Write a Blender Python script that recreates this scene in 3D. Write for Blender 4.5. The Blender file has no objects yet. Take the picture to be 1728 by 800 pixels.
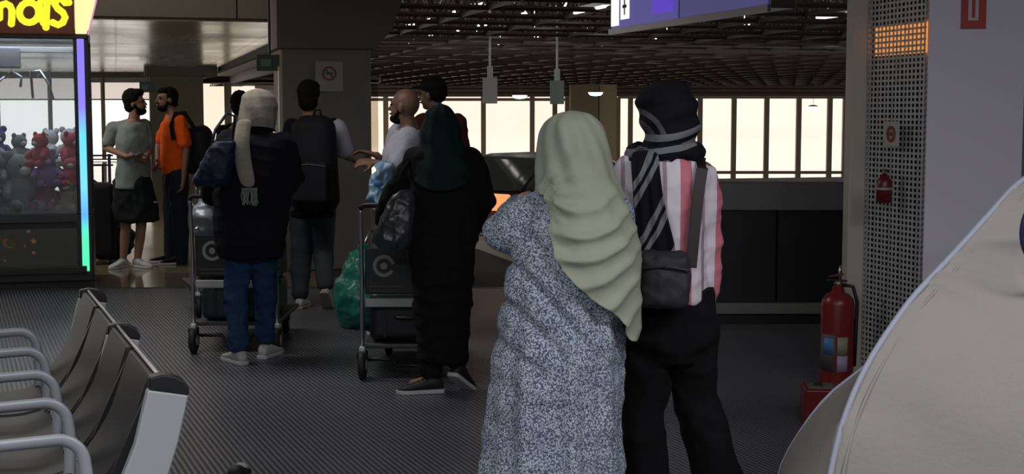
import bpy, bmesh, math, random
import numpy as np
from math import sin, cos, tan, atan, pi, radians as R
from mathutils import Vector as V, Matrix
random.seed(7)
S = bpy.context.scene
COL = S.collection

# ------------------------------------------------------------------ camera
FPX = 2400.0
TH = atan(210 / FPX)
EYE = 1.55
cam = bpy.data.cameras.new('camera'); camo = bpy.data.objects.new('camera', cam); COL.objects.link(camo)
cam.sensor_width = 36; cam.lens = 36 * FPX / 1728
camo.location = (0, 0, EYE); camo.rotation_euler = (pi / 2 - TH, 0, 0)
cam.clip_end = 400
S.camera = camo
# ------------------------------------------------------------------ exposure, world, lights
S.view_settings.view_transform = 'Standard'; S.view_settings.look = 'None'
S.view_settings.exposure = 0.0; S.view_settings.gamma = 1.0; S.view_settings.use_curve_mapping = False
wd = bpy.data.worlds.new('overcast_daylight'); S.world = wd; wd.use_nodes = True
bg = wd.node_tree.nodes['Background']; bg.inputs[0].default_value = (1.0, .955, .90, 1); bg.inputs[1].default_value = 2.0
def area(name, loc, size, power, col=(1, .98, 1.0), rot=(0, 0, 0)):
    l = bpy.data.lights.new(name, 'AREA'); l.shape = 'RECTANGLE'; l.size, l.size_y = size; l.energy = power; l.color = col
    o = bpy.data.objects.new(name, l); o.location = loc; o.rotation_euler = rot; COL.objects.link(o); return o
area('ceiling_or_added_light', (-1.8, 1.5, 3.2), (2.4, .5), 85, (.95, .96, 1.0))
area('ceiling_or_added_light', (2.4, 2.2, 3.2), (2.4, .5), 95, (.95, .93, 1.0))
area('ceiling_or_added_light', (-.6, -1.5, 3.2), (2.4, .5), 95, (.95, .95, 1.0))
area('ceiling_or_added_light', (-2.6, 8.6, 3.2), (2.4, .5), 40, (1, .97, .92))
area('ceiling_or_added_light', (-5.6, 13.2, 3.2), (2.4, .5), 45, (1, .95, .88))  # unseen light, added to raise the ambient level further into the hall

# ------------------------------------------------------------------ placing helpers
def ray(px, py):
    u = (px - 864) / FPX; v = (400 - py) / FPX
    return V((u, cos(TH) + v * sin(TH), v * cos(TH) - sin(TH)))
def W(px, py, Y):
    d = ray(px, py); return V((0, 0, EYE)) + d * (Y / d.y)
def G(px, py, z=0.0):
    d = ray(px, py); return V((0, 0, EYE)) + d * ((z - EYE) / d.z)
TA = R(15.5)                                    # heading of the terminal hall
BV = V((cos(TA), sin(TA), 0)); AV = V((-sin(TA), cos(TA), 0))
def T(u, v, z=0.0): return BV * u + AV * v + V((0, 0, z))
def uv_of(p): return p.dot(BV), p.dot(AV)

# ------------------------------------------------------------------ materials
MATS = {}
def newmat(name):
    m = bpy.data.materials.new(name); m.use_nodes = True
    return m, m.node_tree, m.node_tree.nodes['Principled BSDF']
def mat(name, col, rough=.6, metal=0., bump=0., bscale=60., var=0., vscale=8., emit=None, estr=0., spec=.5, sheen=0.):
    if name in MATS: return MATS[name]
    m, nt, p = newmat(name); N = nt.nodes; L = nt.links
    p.inputs['Base Color'].default_value = (*col, 1); p.inputs['Roughness'].default_value = rough
    p.inputs['Metallic'].default_value = metal; p.inputs['Specular IOR Level'].default_value = spec
    if sheen: p.inputs['Sheen Weight'].default_value = sheen
    if emit: p.inputs['Emission Color'].default_value = (*emit, 1); p.inputs['Emission Strength'].default_value = estr
    if bump or var:
        tc = N.new('ShaderNodeTexCoord')
    if var:
        n = N.new('ShaderNodeTexNoise'); n.inputs['Scale'].default_value = vscale; n.inputs['Detail'].default_value = 5
        L.new(tc.outputs['Object'], n.inputs['Vector'])
        mx = N.new('ShaderNodeMix'); mx.data_type = 'RGBA'
        mx.inputs[6].default_value = (*[c * (1 - var) for c in col], 1); mx.inputs[7].default_value = (*[min(1, c * (1 + var)) for c in col], 1)
        L.new(n.outputs['Fac'], mx.inputs[0]); L.new(mx.outputs[2], p.inputs['Base Color'])
    if bump:
        n = N.new('ShaderNodeTexNoise'); n.inputs['Scale'].default_value = bscale; n.inputs['Detail'].default_value = 4
        L.new(tc.outputs['Object'], n.inputs['Vector'])
        b = N.new('ShaderNodeBump'); b.inputs['Strength'].default_value = bump; b.inputs['Distance'].default_value = .01
        L.new(n.outputs['Fac'], b.inputs['Height']); L.new(b.outputs[0], p.inputs['Normal'])
    MATS[name] = m; return m
def emat(name, col, s):
    return mat(name, (.02, .02, .02), .5, emit=col, estr=s)
def cloth(name, col, rough=.9, var=.18, vscale=14.):
    return mat(name, col, rough, bump=.25, bscale=45, var=var, vscale=vscale, spec=.2)
def glass(name, col=(1, 1, 1), refl=.08):
    if name in MATS: return MATS[name]
    m = bpy.data.materials.new(name); m.use_nodes = True; nt = m.node_tree; N = nt.nodes; L = nt.links
    N.remove(N['Principled BSDF']); o = N['Material Output']
    t = N.new('ShaderNodeBsdfTransparent'); t.inputs[0].default_value = (*col, 1)
    g = N.new('ShaderNodeBsdfGlossy'); g.inputs['Roughness'].default_value = .05
    mx = N.new('ShaderNodeMixShader'); mx.inputs[0].default_value = refl
    L.new(t.outputs[0], mx.inputs[1]); L.new(g.outputs[0], mx.inputs[2]); L.new(mx.outputs[0], o.inputs[0])
    MATS[name] = m; return m
def nmath(nt, op, a, b=None, clamp=False):
    n = nt.nodes.new('ShaderNodeMath'); n.operation = op; n.use_clamp = clamp
    for i, x in enumerate((a, b)):
        if x is None: continue
        if isinstance(x, (int, float)): n.inputs[i].default_value = x
        else: nt.links.new(x, n.inputs[i])
    return n.outputs[0]
def nmix(nt, f, a, b):
    n = nt.nodes.new('ShaderNodeMix'); n.data_type = 'RGBA'
    nt.links.new(f, n.inputs[0])
    for i, x in ((6, a), (7, b)):
        if isinstance(x, tuple): n.inputs[i].default_value = (*x, 1)
        else: nt.links.new(x, n.inputs[i])
    return n.outputs[2]
def coords(nt, kind='Object', rot=(0, 0, 0), scale=(1, 1, 1)):
    tc = nt.nodes.new('ShaderNodeTexCoord'); mp = nt.nodes.new('ShaderNodeMapping')
    mp.inputs['Rotation'].default_value = rot; mp.inputs['Scale'].default_value = scale
    nt.links.new(tc.outputs[kind], mp.inputs[0])
    sp = nt.nodes.new('ShaderNodeSeparateXYZ'); nt.links.new(mp.outputs[0], sp.inputs[0])
    return mp.outputs[0], sp.outputs
def noise(nt, vec, scale, detail=4, rough=.5):
    n = nt.nodes.new('ShaderNodeTexNoise'); n.inputs['Scale'].default_value = scale; n.inputs['Detail'].default_value = detail
    n.inputs['Roughness'].default_value = rough
    nt.links.new(vec, n.inputs['Vector']); return n.outputs['Fac']
def bumpnode(nt, p, h, strength, dist):
    b = nt.nodes.new('ShaderNodeBump'); b.inputs['Strength'].default_value = strength; b.inputs['Distance'].default_value = dist
    nt.links.new(h, b.inputs['Height']); nt.links.new(b.outputs[0], p.inputs['Normal'])

def rubber_floor():
    m, nt, p = newmat('ribbed_rubber')
    vec, s = coords(nt, 'Object', rot=(0, 0, R(-21.5)))
    x = nmath(nt, 'MULTIPLY', s[0], 1 / .026)
    st = nmath(nt, 'SINE', nmath(nt, 'MULTIPLY', x, 2 * pi))
    h = nmath(nt, 'ADD', nmath(nt, 'MULTIPLY', st, .5), .5)
    rib = nmath(nt, 'SMOOTH_MIN', nmath(nt, 'MULTIPLY', h, 1.4), 1.0)
    big = noise(nt, vec, 1.1, 5)
    c1 = nmix(nt, big, (.024, .024, .030), (.042, .042, .050))
    c2 = nmix(nt, big, (.15, .15, .172), (.21, .208, .232))
    nt.links.new(nmix(nt, rib, c1, c2), p.inputs['Base Color'])
    nt.links.new(nmath(nt, 'ADD', nmath(nt, 'MULTIPLY', big, .2), .27), p.inputs['Roughness'])
    bumpnode(nt, p, h, .5, .003)
    return m
def stone_floor():
    m, nt, p = newmat('polished_stone')
    vec, s = coords(nt, 'Object', rot=(0, 0, -TA))
    n = noise(nt, vec, 30, 6); big = noise(nt, vec, .8, 3)
    f1 = nmath(nt, 'FRACT', nmath(nt, 'MULTIPLY', s[0], 1 / .9)); f2 = nmath(nt, 'FRACT', nmath(nt, 'MULTIPLY', s[1], 1 / .9))
    j = nmath(nt, 'MAXIMUM', nmath(nt, 'LESS_THAN', f1, .015), nmath(nt, 'LESS_THAN', f2, .015))
    c = nmix(nt, n, (.20, .16, .10), (.28, .23, .15)); c = nmix(nt, j, c, (.06, .05, .04))
    nt.links.new(c, p.inputs['Base Color'])
    nt.links.new(nmath(nt, 'ADD', nmath(nt, 'MULTIPLY', big, .14), .03), p.inputs['Roughness'])
    return m
def concrete(name, a, b, rough=.8, scale=3.):
    m, nt, p = newmat(name)
    vec, s = coords(nt); n = noise(nt, vec, scale, 8, .6); n2 = noise(nt, vec, scale * 14, 4)
    nt.links.new(nmix(nt, n, a, b), p.inputs['Base Color']); p.inputs['Roughness'].default_value = rough
    bumpnode(nt, p, n2, .3, .004); return m
def metal_ceiling():
    m, nt, p = newmat('glossy_ceiling_panels')
    vec, s = coords(nt, 'Object', rot=(0, 0, -TA))
    f1 = nmath(nt, 'FRACT', nmath(nt, 'MULTIPLY', s[0], 1 / 2.4)); f2 = nmath(nt, 'FRACT', nmath(nt, 'MULTIPLY', s[1], 1 / 1.2))
    j = nmath(nt, 'MAXIMUM', nmath(nt, 'LESS_THAN', f1, .02), nmath(nt, 'LESS_THAN', f2, .05))
    c = nmix(nt, j, (.96, .96, .92), (.5, .49, .46))
    nt.links.new(c, p.inputs['Base Color']); p.inputs['Metallic'].default_value = .75
    n = noise(nt, vec, .35, 4)
    nt.links.new(nmath(nt, 'ADD', nmath(nt, 'MULTIPLY', n, .35), .08), p.inputs['Roughness'])
    bumpnode(nt, p, noise(nt, vec, .9, 3), .12, .03)
    return m
def dress_print():
    m, nt, p = newmat('mottled_print')
    vec, s = coords(nt, 'Object')
    v1 = nt.nodes.new('ShaderNodeTexVoronoi'); v1.inputs['Scale'].default_value = 150; nt.links.new(vec, v1.inputs['Vector'])
    n = noise(nt, vec, 230, 3); n2 = noise(nt, vec, 9, 3)
    k = nmath(nt, 'GREATER_THAN', nmath(nt, 'ADD', nmath(nt, 'MULTIPLY', v1.outputs['Distance'], .8), n), nmath(nt, 'ADD', .82, nmath(nt, 'MULTIPLY', n2, .12)))
    k2 = nmath(nt, 'GREATER_THAN', noise(nt, vec, 190, 2), .56)
    c = nmix(nt, k, (.50, .56, .60), (.085, .10, .15)); c = nmix(nt, nmath(nt, 'MULTIPLY', k2, .7), c, (.30, .36, .44))
    nt.links.new(c, p.inputs['Base Color']); p.inputs['Roughness'].default_value = .9; p.inputs['Specular IOR Level'].default_value = .2
    return m
def stripe_shirt():
    m, nt, p = newmat('pink_white_stripes')
    vec, s = coords(nt, 'Object')
    f = nmath(nt, 'FRACT', nmath(nt, 'ADD', nmath(nt, 'MULTIPLY', s[0], 1 / .15), .85))
    a = nmath(nt, 'LESS_THAN', f, .30)
    f3 = nmath(nt, 'LESS_THAN', nmath(nt, 'ABSOLUTE', nmath(nt, 'SUBTRACT', f, .62)), .05)
    c = nmix(nt, a, (.88, .82, .88), (.72, .24, .29)); c = nmix(nt, f3, c, (.50, .38, .42))
    nt.links.new(c, p.inputs['Base Color']); p.inputs['Roughness'].default_value = .85; p.inputs['Specular IOR Level'].default_value = .2
    bumpnode(nt, p, noise(nt, vec, 14, 4), .4, .02); return m
def band_scarf(name, rot, period, off, width=.13, scale=1., gap=.27, arc_=None):
    m, nt, p = newmat(name)
    vec, s = coords(nt, 'Object', rot=rot)
    w = nmath(nt, 'MULTIPLY', noise(nt, vec, 3.5, 2), .05)
    z = nmath(nt, 'ADD', nmath(nt, 'ADD', s[2], w), off)
    f = nmath(nt, 'FRACT', nmath(nt, 'MULTIPLY', z, 1 / period))
    a = nmath(nt, 'LESS_THAN', nmath(nt, 'ABSOLUTE', nmath(nt, 'SUBTRACT', f, .25)), width / 2)
    b = nmath(nt, 'LESS_THAN', nmath(nt, 'ABSOLUTE', nmath(nt, 'SUBTRACT', f, .25 + gap)), width / 2)
    a = nmath(nt, 'MAXIMUM', a, b)
    if arc_ is not None:
        X0, Z0 = arc_; tc = nt.nodes.new('ShaderNodeTexCoord'); sp = nt.nodes.new('ShaderNodeSeparateXYZ'); nt.links.new(tc.outputs['Object'], sp.inputs[0])
        dx = nmath(nt, 'SUBTRACT', sp.outputs[0], X0 - .13); dz = nmath(nt, 'SUBTRACT', sp.outputs[2], Z0 - .13)
        rr = nmath(nt, 'SQRT', nmath(nt, 'ADD', nmath(nt, 'MULTIPLY', dx, dx), nmath(nt, 'MULTIPLY', dz, dz)))
        rr = nmath(nt, 'ADD', rr, w)
        up = nmath(nt, 'GREATER_THAN', sp.outputs[2], Z0 - .085)
        for R0 in (.155, .195):
            q = nmath(nt, 'LESS_THAN', nmath(nt, 'ABSOLUTE', nmath(nt, 'SUBTRACT', rr, R0)), .010)
            a = nmath(nt, 'MAXIMUM', a, nmath(nt, 'MULTIPLY', nmath(nt, 'MULTIPLY', q, up), .45))
    k = nmath(nt, 'MULTIPLY', a, .85)
    nt.links.new(nmix(nt, k, (.010, .010, .014), (.26, .27, .29)), p.inputs['Base Color'])
    p.inputs['Roughness'].default_value = .9; p.inputs['Specular IOR Level'].default_value = .2
    bumpnode(nt, p, noise(nt, vec, 20, 4), .4, .015); return m
def led_gradient():
    m, nt, p = newmat('colour_changing_led')
    vec, s = coords(nt, 'Object')
    r = nt.nodes.new('ShaderNodeValToRGB'); e = r.color_ramp.elements
    e[0].position = 0; e[0].color = (.06, .85, .35, 1); e[1].position = 1; e[1].color = (.22, .16, .85, 1)
    for pos, c in ((.22, (.08, .80, .42, 1)), (.30, (.10, .35, .75, 1)), (.42, (.16, .62, .75, 1)), (.62, (.12, .60, .80, 1)), (.74, (.22, .18, .85, 1))):
        k = e.new(pos); k.color = c
    nt.links.new(nmath(nt, 'DIVIDE', s[2], 2.16), r.inputs[0])
    nt.links.new(r.outputs[0], p.inputs['Emission Color']); p.inputs['Emission Strength'].default_value = 1.35
    p.inputs['Base Color'].default_value = (.1, .1, .1, 1)
    return m

# ------------------------------------------------------------------ mesh builder
class MB:
    def __init__(s): s.v = []; s.f = []
    def add(s, vs, fs):
        b = len(s.v); s.v += [tuple(x) for x in vs]; s.f += [tuple(b + i for i in f) for f in fs]; return s
    def box(s, c, d, ax=None):
        c = V(c); ax = ax or (V((1, 0, 0)), V((0, 1, 0)), V((0, 0, 1)))
        vs = [c + ax[0] * (i * d[0] / 2) + ax[1] * (j * d[1] / 2) + ax[2] * (k * d[2] / 2) for i in (-1, 1) for j in (-1, 1) for k in (-1, 1)]
        return s.add(vs, [(0, 1, 3, 2), (4, 6, 7, 5), (0, 4, 5, 1), (2, 3, 7, 6), (0, 2, 6, 4), (1, 5, 7, 3)])
    def box2(s, a, b):
        a = V(a); b = V(b); return s.box((a + b) / 2, [abs(x) for x in (b - a)])
    def beam(s, a, b, w, h, up=V((0, 0, 1))):
        a = V(a); b = V(b); d = (b - a); L = d.length; d.normalize(); sd = d.cross(up)
        if sd.length < 1e-4: sd = V((1, 0, 0))
        sd.normalize(); u = sd.cross(d); return s.box((a + b) / 2, (L, w, h), (d, sd, u))
    def loft(s, rings, cap=True):
        n = len(rings[0]); vs = [p for r in rings for p in r]; fs = []
        for k in range(len(rings) - 1):
            for i in range(n):
                j = (i + 1) % n; fs.append((k * n + i, k * n + j, (k + 1) * n + j, (k + 1) * n + i))
        if cap: fs.append(tuple(range(n - 1, -1, -1))); fs.append(tuple((len(rings) - 1) * n + i for i in range(n)))
        return s.add(vs, fs)
    def ering(s, c, a, b, n=20, e=2.0):
        out = []
        for i in range(n):
            t = 2 * pi * i / n; ct, st = cos(t), sin(t)
            out.append(c + a * (math.copysign(abs(ct) ** (2 / e), ct)) + b * (math.copysign(abs(st) ** (2 / e), st)))
        return out
    def caps(s, p0, r0, p1, r1, n=16):
        p0 = V(p0); p1 = V(p1); d = p1 - p0
        if d.length < 1e-6: d = V((0, 0, 1e-3))
        u = d.normalized(); a = u.orthogonal().normalized(); b = u.cross(a); rings = []
        for k in range(5):
            t = (k + .35) / 5 * pi / 2; rings.append(s.ering(p0 - u * r0 * cos(t), a * r0 * sin(t), b * r0 * sin(t), n))
        rings.append(s.ering(p0, a * r0, b * r0, n)); rings.append(s.ering((p0 + p1) / 2, a * (r0 + r1) / 2, b * (r0 + r1) / 2, n))
        rings.append(s.ering(p1, a * r1, b * r1, n))
        for k in range(4, -1, -1):
            t = (k + .35) / 5 * pi / 2; rings.append(s.ering(p1 + u * r1 * cos(t), a * r1 * sin(t), b * r1 * sin(t), n))
        return s.loft(rings)
    def tube(s, pts, r, n=10, cap=True, flat=1.0):
        pts = [V(p) for p in pts]; rings = []; a = None
        for i, p in enumerate(pts):
            d = (pts[min(i + 1, len(pts) - 1)] - pts[max(i - 1, 0)]).normalized()
            if a is None: a = d.orthogonal().normalized() if abs(d.z) > .9 else d.cross(V((0, 0, 1))).normalized()
            a = (a - d * a.dot(d)).normalized(); b = d.cross(a)
            rr = r[i] if isinstance(r, (list, tuple)) else r
            rings.append(s.ering(p, a * rr, b * rr * flat, n))
        return s.loft(rings, cap)
    def ell(s, c, r, ax=None, n=20, m=12):
        c = V(c); ax = ax or (V((1, 0, 0)), V((0, 1, 0)), V((0, 0, 1))); rings = []
        for k in range(m):
            t = (k + .4) / (m - .2) * pi; rings.append(s.ering(c - ax[2] * r[2] * cos(t), ax[0] * r[0] * sin(t), ax[1] * r[1] * sin(t), n))
        return s.loft(rings)
    def lathe(s, c, prof, n=28, ax=None):
        c = V(c); ax = ax or (V((1, 0, 0)), V((0, 1, 0)), V((0, 0, 1)))
        return s.loft([s.ering(c + ax[2] * z, ax[0] * r, ax[1] * r, n) for z, r in prof])
    def disc(s, c, r, nrm, th=.01, n=28):
        nrm = V(nrm).normalized(); a = nrm.orthogonal().normalized(); b = nrm.cross(a)
        return s.lathe(c, [(-th / 2, r), (th / 2, r)], n, (a, b, nrm))
    def ring(s, c, r, w, nrm, th=.004, n=40, a0=0, a1=2 * pi):
        nrm = V(nrm).normalized(); a = V((1, 0, 0)) if abs(nrm.x) < .9 else V((0, 1, 0)); a = (a - nrm * a.dot(nrm)).normalized(); b = nrm.cross(a); c = V(c)
        rings = []
        for i in range(n + 1):
            t = a0 + (a1 - a0) * i / n; d = a * cos(t) + b * sin(t)
            rings.append([c + d * (r - w / 2) - nrm * th / 2, c + d * (r + w / 2) - nrm * th / 2, c + d * (r + w / 2) + nrm * th / 2, c + d * (r - w / 2) + nrm * th / 2])
        return s.loft(rings, True)
    def prism(s, poly, d):
        d = V(d); n = len(poly); poly = [V(p) for p in poly]
        return s.loft([poly, [p + d for p in poly]])
    def build(s, name, m=None, parent=None, smooth=False, bevel=0., weld=False, off=None):
        me = bpy.data.meshes.new(name); vs = s.v
        if off is not None: vs = [tuple(V(v) - off) for v in vs]
        me.from_pydata(vs, [], s.f)
        bm = bmesh.new(); bm.from_mesh(me); bmesh.ops.recalc_face_normals(bm, faces=bm.faces); bm.to_mesh(me); bm.free()
        o = bpy.data.objects.new(name, me); COL.objects.link(o)
        if m: me.materials.append(m)
        if smooth:
            me.polygons.foreach_set('use_smooth', [True] * len(me.polygons)); me.update()
        if bevel:
            b = o.modifiers.new('b', 'BEVEL'); b.width = bevel; b.segments = 3; b.limit_method = 'ANGLE'; b.angle_limit = R(40)
            me.polygons.foreach_set('use_smooth', [True] * len(me.polygons))
            try: o.modifiers.new('w', 'WEIGHTED_NORMAL')
            except Exception: pass
        if parent is not None: o.parent = parent
        return o
def remesh(mb, name, m, parent, voxel=.009, sm=4, disp=0., dscale=.12, off=None, fn=None, seed=0):
    o = mb.build(name, m, None, True, off=off)
    r = o.modifiers.new('r', 'REMESH'); r.mode = 'VOXEL'; r.voxel_size = voxel; r.use_smooth_shade = True
    if sm: k = o.modifiers.new('s', 'SMOOTH'); k.iterations = sm; k.factor = .5
    dg = bpy.context.evaluated_depsgraph_get(); dg.update()
    me = bpy.data.meshes.new_from_object(o.evaluated_get(dg), depsgraph=dg)
    o.modifiers.clear(); old = o.data; o.data = me; bpy.data.meshes.remove(old); me.name = name
    if not me.materials: me.materials.append(m)
    n = len(me.vertices)
    if (disp or fn) and n:
        co = np.empty(n * 3); me.vertices.foreach_get('co', co); co = co.reshape(-1, 3)
        no = np.empty(n * 3); me.vertices.foreach_get('normal', no); no = no.reshape(-1, 3)
        d = np.zeros(n)
        if disp:
            rs = np.random.RandomState(seed + 3)
            for k in range(9):
                q = rs.normal(size=3) * np.array([1.0, 1.0, .75]); q /= np.linalg.norm(q); fr = 2 * pi / dscale * rs.uniform(.5, 1.9)
                w = co @ q * fr + rs.uniform(0, 6.28) + 1.3 * np.sin(co @ rs.normal(size=3) * 9)
                d += disp * (np.exp(-2.2 * (1 + np.cos(w))) - .15) * .5
        if fn is not None: d += fn(co)
        co = co + no * d[:, None]; me.vertices.foreach_set('co', co.ravel())
    me.polygons.foreach_set('use_smooth', [True] * len(me.polygons)); me.update()
    o.parent = parent
    return o
def thing(name, label, cat, loc=(0, 0, 0), rz=0., group=None):
    o = bpy.data.objects.new(name, None); COL.objects.link(o); o.empty_display_size = .2
    o.location = loc; o.rotation_euler = (0, 0, rz); return tag(o, label, cat, group)
def tag(o, label, cat, group=None, kind=None):
    o['label'] = label; o['category'] = cat
    if group: o['group'] = group
    if kind: o['kind'] = kind
    return o
def struct(o, label=None):
    o['kind'] = 'structure'
    if label: o['label'] = label
    return o
def rbox(c, d, name, m, parent, bev=.01):
    return MB().box(c, d).build(name, m, parent, bevel=bev)
def text(body, size, name, m, parent, loc, rot, ext=.004, bold=0., al='LEFT'):
    cu = bpy.data.curves.new('t', 'FONT'); cu.body = body; cu.size = size; cu.extrude = ext; cu.offset = bold; cu.align_x = al
    t = bpy.data.objects.new('t', cu); COL.objects.link(t)
    dg = bpy.context.evaluated_depsgraph_get(); dg.update()
    me = bpy.data.meshes.new_from_object(t.evaluated_get(dg), depsgraph=dg); bpy.data.objects.remove(t)
    o = bpy.data.objects.new(name, me); COL.objects.link(o); me.materials.clear(); me.materials.append(m)
    o.location = loc; o.rotation_euler = rot; o.parent = parent; return o

# ------------------------------------------------------------------ the building
m_steel_brown = mat('brown_steel', (.075, .05, .035), .55, .2)
m_frame = mat('bronze_window_frame', (.20, .155, .10), .5, .2)
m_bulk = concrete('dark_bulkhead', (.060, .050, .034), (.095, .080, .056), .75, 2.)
m_head = concrete('column_head_concrete', (.13, .11, .08), (.19, .165, .12), .75, 2.)
m_col = concrete('grey_concrete', (.16, .15, .125), (.24, .23, .19), .8, 2.5)
m_par = concrete('parapet_concrete', (.11, .11, .115), (.17, .17, .17), .8, 4.)
m_dark = mat('dark_panel', (.018, .018, .022), .5)
m_black = mat('black_plastic', (.012, .012, .013), .45)
m_chrome = mat('brushed_steel', (.55, .56, .58), .28, .95)
m_alu = mat('grey_powder_coat', (.40, .42, .45), .4, .25)
m_pane = glass('clear_pane', (.84, .835, .82), .03)

def poly_floor(pts, z, name, m, th=.1):
    mb = MB().prism([V((p[0], p[1], z - th)) for p in pts], (0, 0, th)); return mb.build(name, m)
CU, CV = uv_of(V((1.22, 10.3, 0)))             # kerb line and its corner
ye = G(864, 486).y
kx = lambda Y: 1.22 - (Y - 10.3) * tan(TA)
fl = struct(poly_floor([(-12, -4), (8, -4), (8, 10.3), (1.22, 10.3), (kx(ye), ye), (-12, ye)], 0, 'floor', rubber_floor()), 'dark ribbed rubber flooring of the walkway')
def ux(u, Y): return (u - Y * sin(TA)) / cos(TA)
US = 1.95
struct(poly_floor([(ux(US, ye), ye), (kx(ye), ye), (kx(52), 52), (ux(US, 52), 52)], 0, 'floor', concrete('dark_terrazzo', (.035, .034, .032), (.06, .058, .052), .85, 3.)), 'dark flooring strip along the kerb')
struct(poly_floor([(-26, ye), (ux(US, ye), ye), (ux(US, 52), 52), (-26, 52)], 0, 'floor', stone_floor()), 'polished tan stone flooring beyond the ribbed rubber')
tr = MB().box2((-12, ye - .02, 0), (kx(ye), ye + .02, .004)).build('trim_1', mat('floor_edge_strip', (.05, .05, .055), .4, .5)); struct(tr)
# kerb along the road and the road itself, lower
kb = MB(); a = T(CU, CV); b = T(CU, CV + 40)
kb.beam(a + V((0, 0, .06)) + BV * .1, b + V((0, 0, .06)) + BV * .1, .2, .12)
struct(kb.build('trim_2', mat('pale_kerb', (.36, .34, .29), .6), bevel=.01), 'pale kerb along the drop-off road')
rd = poly_floor([tuple(T(CU + .01, -2))[:2], tuple(T(38, -2))[:2], tuple(T(38, 24))[:2], tuple(T(CU + .01, 24))[:2]], -.44, 'floor', concrete('asphalt', (.03, .03, .03), (.06, .058, .055), .7, 3.))
struct(rd, 'dark asphalt drop-off road below the walkway')
pp = MB(); a = T(CU + .05, 24.1, -.5); b = T(38, 24.1, -.5); pp.beam(a + V((0, 0, .42)), b + V((0, 0, .42)), .2, .84)
struct(pp.build('wall_road', m_par), 'low far wall of the drop-off road')
# parapet facing the camera on the right
pr = thing('parapet_wall', 'waist-high dark panelled parapet with a pale grey coping, right of the walkway', 'parapet', (0, 0, 0))
pr['kind'] = 'structure'
x0, x1, Yp = 1.22, 4.6, 10.3
zt = W(0, 309, Yp).z; zc = W(0, 356, Yp).z; zb = W(0, 512, Yp).z; zk = W(0, 530, Yp).z
MB().box2((x0, Yp + .02, zc), (x1, Yp + .24, zt)).build('coping', concrete('coping_concrete', (.17, .17, .165), (.26, .26, .25), .6, 4), pr, bevel=.012)
for k, (xa, xb) in enumerate(((x0, 1.93), (1.945, 3.27), (3.285, x1))):
    MB().box2((xa, Yp + .05, zb), (xb, Yp + .2, zc)).build('panel', m_dark, pr, bevel=.006)
MB().box2((x0, Yp - .01, zk), (x1, Yp + .22, zb)).build('base_rail', mat('base_rail_grey', (.22, .22, .21), .5), pr, bevel=.008)
MB().box2((x0, Yp + .04, 0), (x1, Yp + .2, zk)).build('plinth', m_dark, pr)
# shell walls out of sight
mw = mat('painted_wall', (.30, .29, .28), .8)
for nm, a_, b_ in (('wall_left', (-12.2, -4, 0), (-12, ye + 6, 3.5)), ('wall_back', (-12.2, -4.2, 0), (8.2, -4, 3.5)), ('wall_right', (8, -4, 0), (8.2, 12, 3.5))):
    struct(MB().box2(a_, b_).build(nm, mw))
struct(MB().box2((-12.2, -4.2, 3.4), (8.2, 16, 3.55)).build('ceiling', mat('near_ceiling', (.35, .34, .32), .7)), 'plain near ceiling')
struct(MB().prism([T(38.2, 12, -4), T(38.5, 12, -4), T(38.5, 62, -4), T(38.2, 62, -4)], (0, 0, 8.2)).build('wall_far', mw))
struct(MB().prism([T(-2, 24.4, -4), T(38, 24.4, -4), T(38, 63, -4), T(-2, 78, -4)], (0, 0, .1)).build('floor', mat('dark_ground', (.03, .028, .025), .9)), 'dark ground below beyond the drop-off road')
# glossy metal ceiling on the left
UE = 2.83
vb = uv_of(W(310, 38, 20))[1]
struct(MB().prism([T(-26, vb, 2.82), T(UE, vb, 2.82), T(UE, 56, 2.82), T(-26, 56, 2.82)], (0, 0, .1)).build('ceiling', metal_ceiling()), 'glossy pale metal panelled ceiling at the left')
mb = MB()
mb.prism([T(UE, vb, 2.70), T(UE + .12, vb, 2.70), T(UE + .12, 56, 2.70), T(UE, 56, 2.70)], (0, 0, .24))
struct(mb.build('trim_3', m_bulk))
struct(MB().prism([T(UE + .12, 29, 2.86), T(UE + 1.15, 29, 2.86), T(UE + 1.15, 54, 2.86), T(UE + .12, 54, 2.86)], (0, 0, .08)).build('ceiling', mat('cream_soffit', (.62, .58, .48), .5)), 'cream strip of ceiling beside the glossy panels')
struct(MB().prism([T(UE + 1.16, 29, 2.6), T(UE + 1.3, 29, 2.6), T(UE + 1.3, 56, 2.6), T(UE + 1.16, 56, 2.6)], (0, 0, .5)).build('trim_4', m_steel_brown))
# bulkhead across the top left, in three slabs
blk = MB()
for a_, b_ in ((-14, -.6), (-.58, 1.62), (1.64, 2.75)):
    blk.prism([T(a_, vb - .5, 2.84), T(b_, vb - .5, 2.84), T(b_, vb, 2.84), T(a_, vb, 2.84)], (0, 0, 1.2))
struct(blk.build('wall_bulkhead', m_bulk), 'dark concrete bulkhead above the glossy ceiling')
blk = MB().prism([T(-26, 56, 2.4), T(8, 56, 2.4), T(8, 56.3, 2.4), T(-26, 56.3, 2.4)], (0, 0, 1.6))

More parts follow.
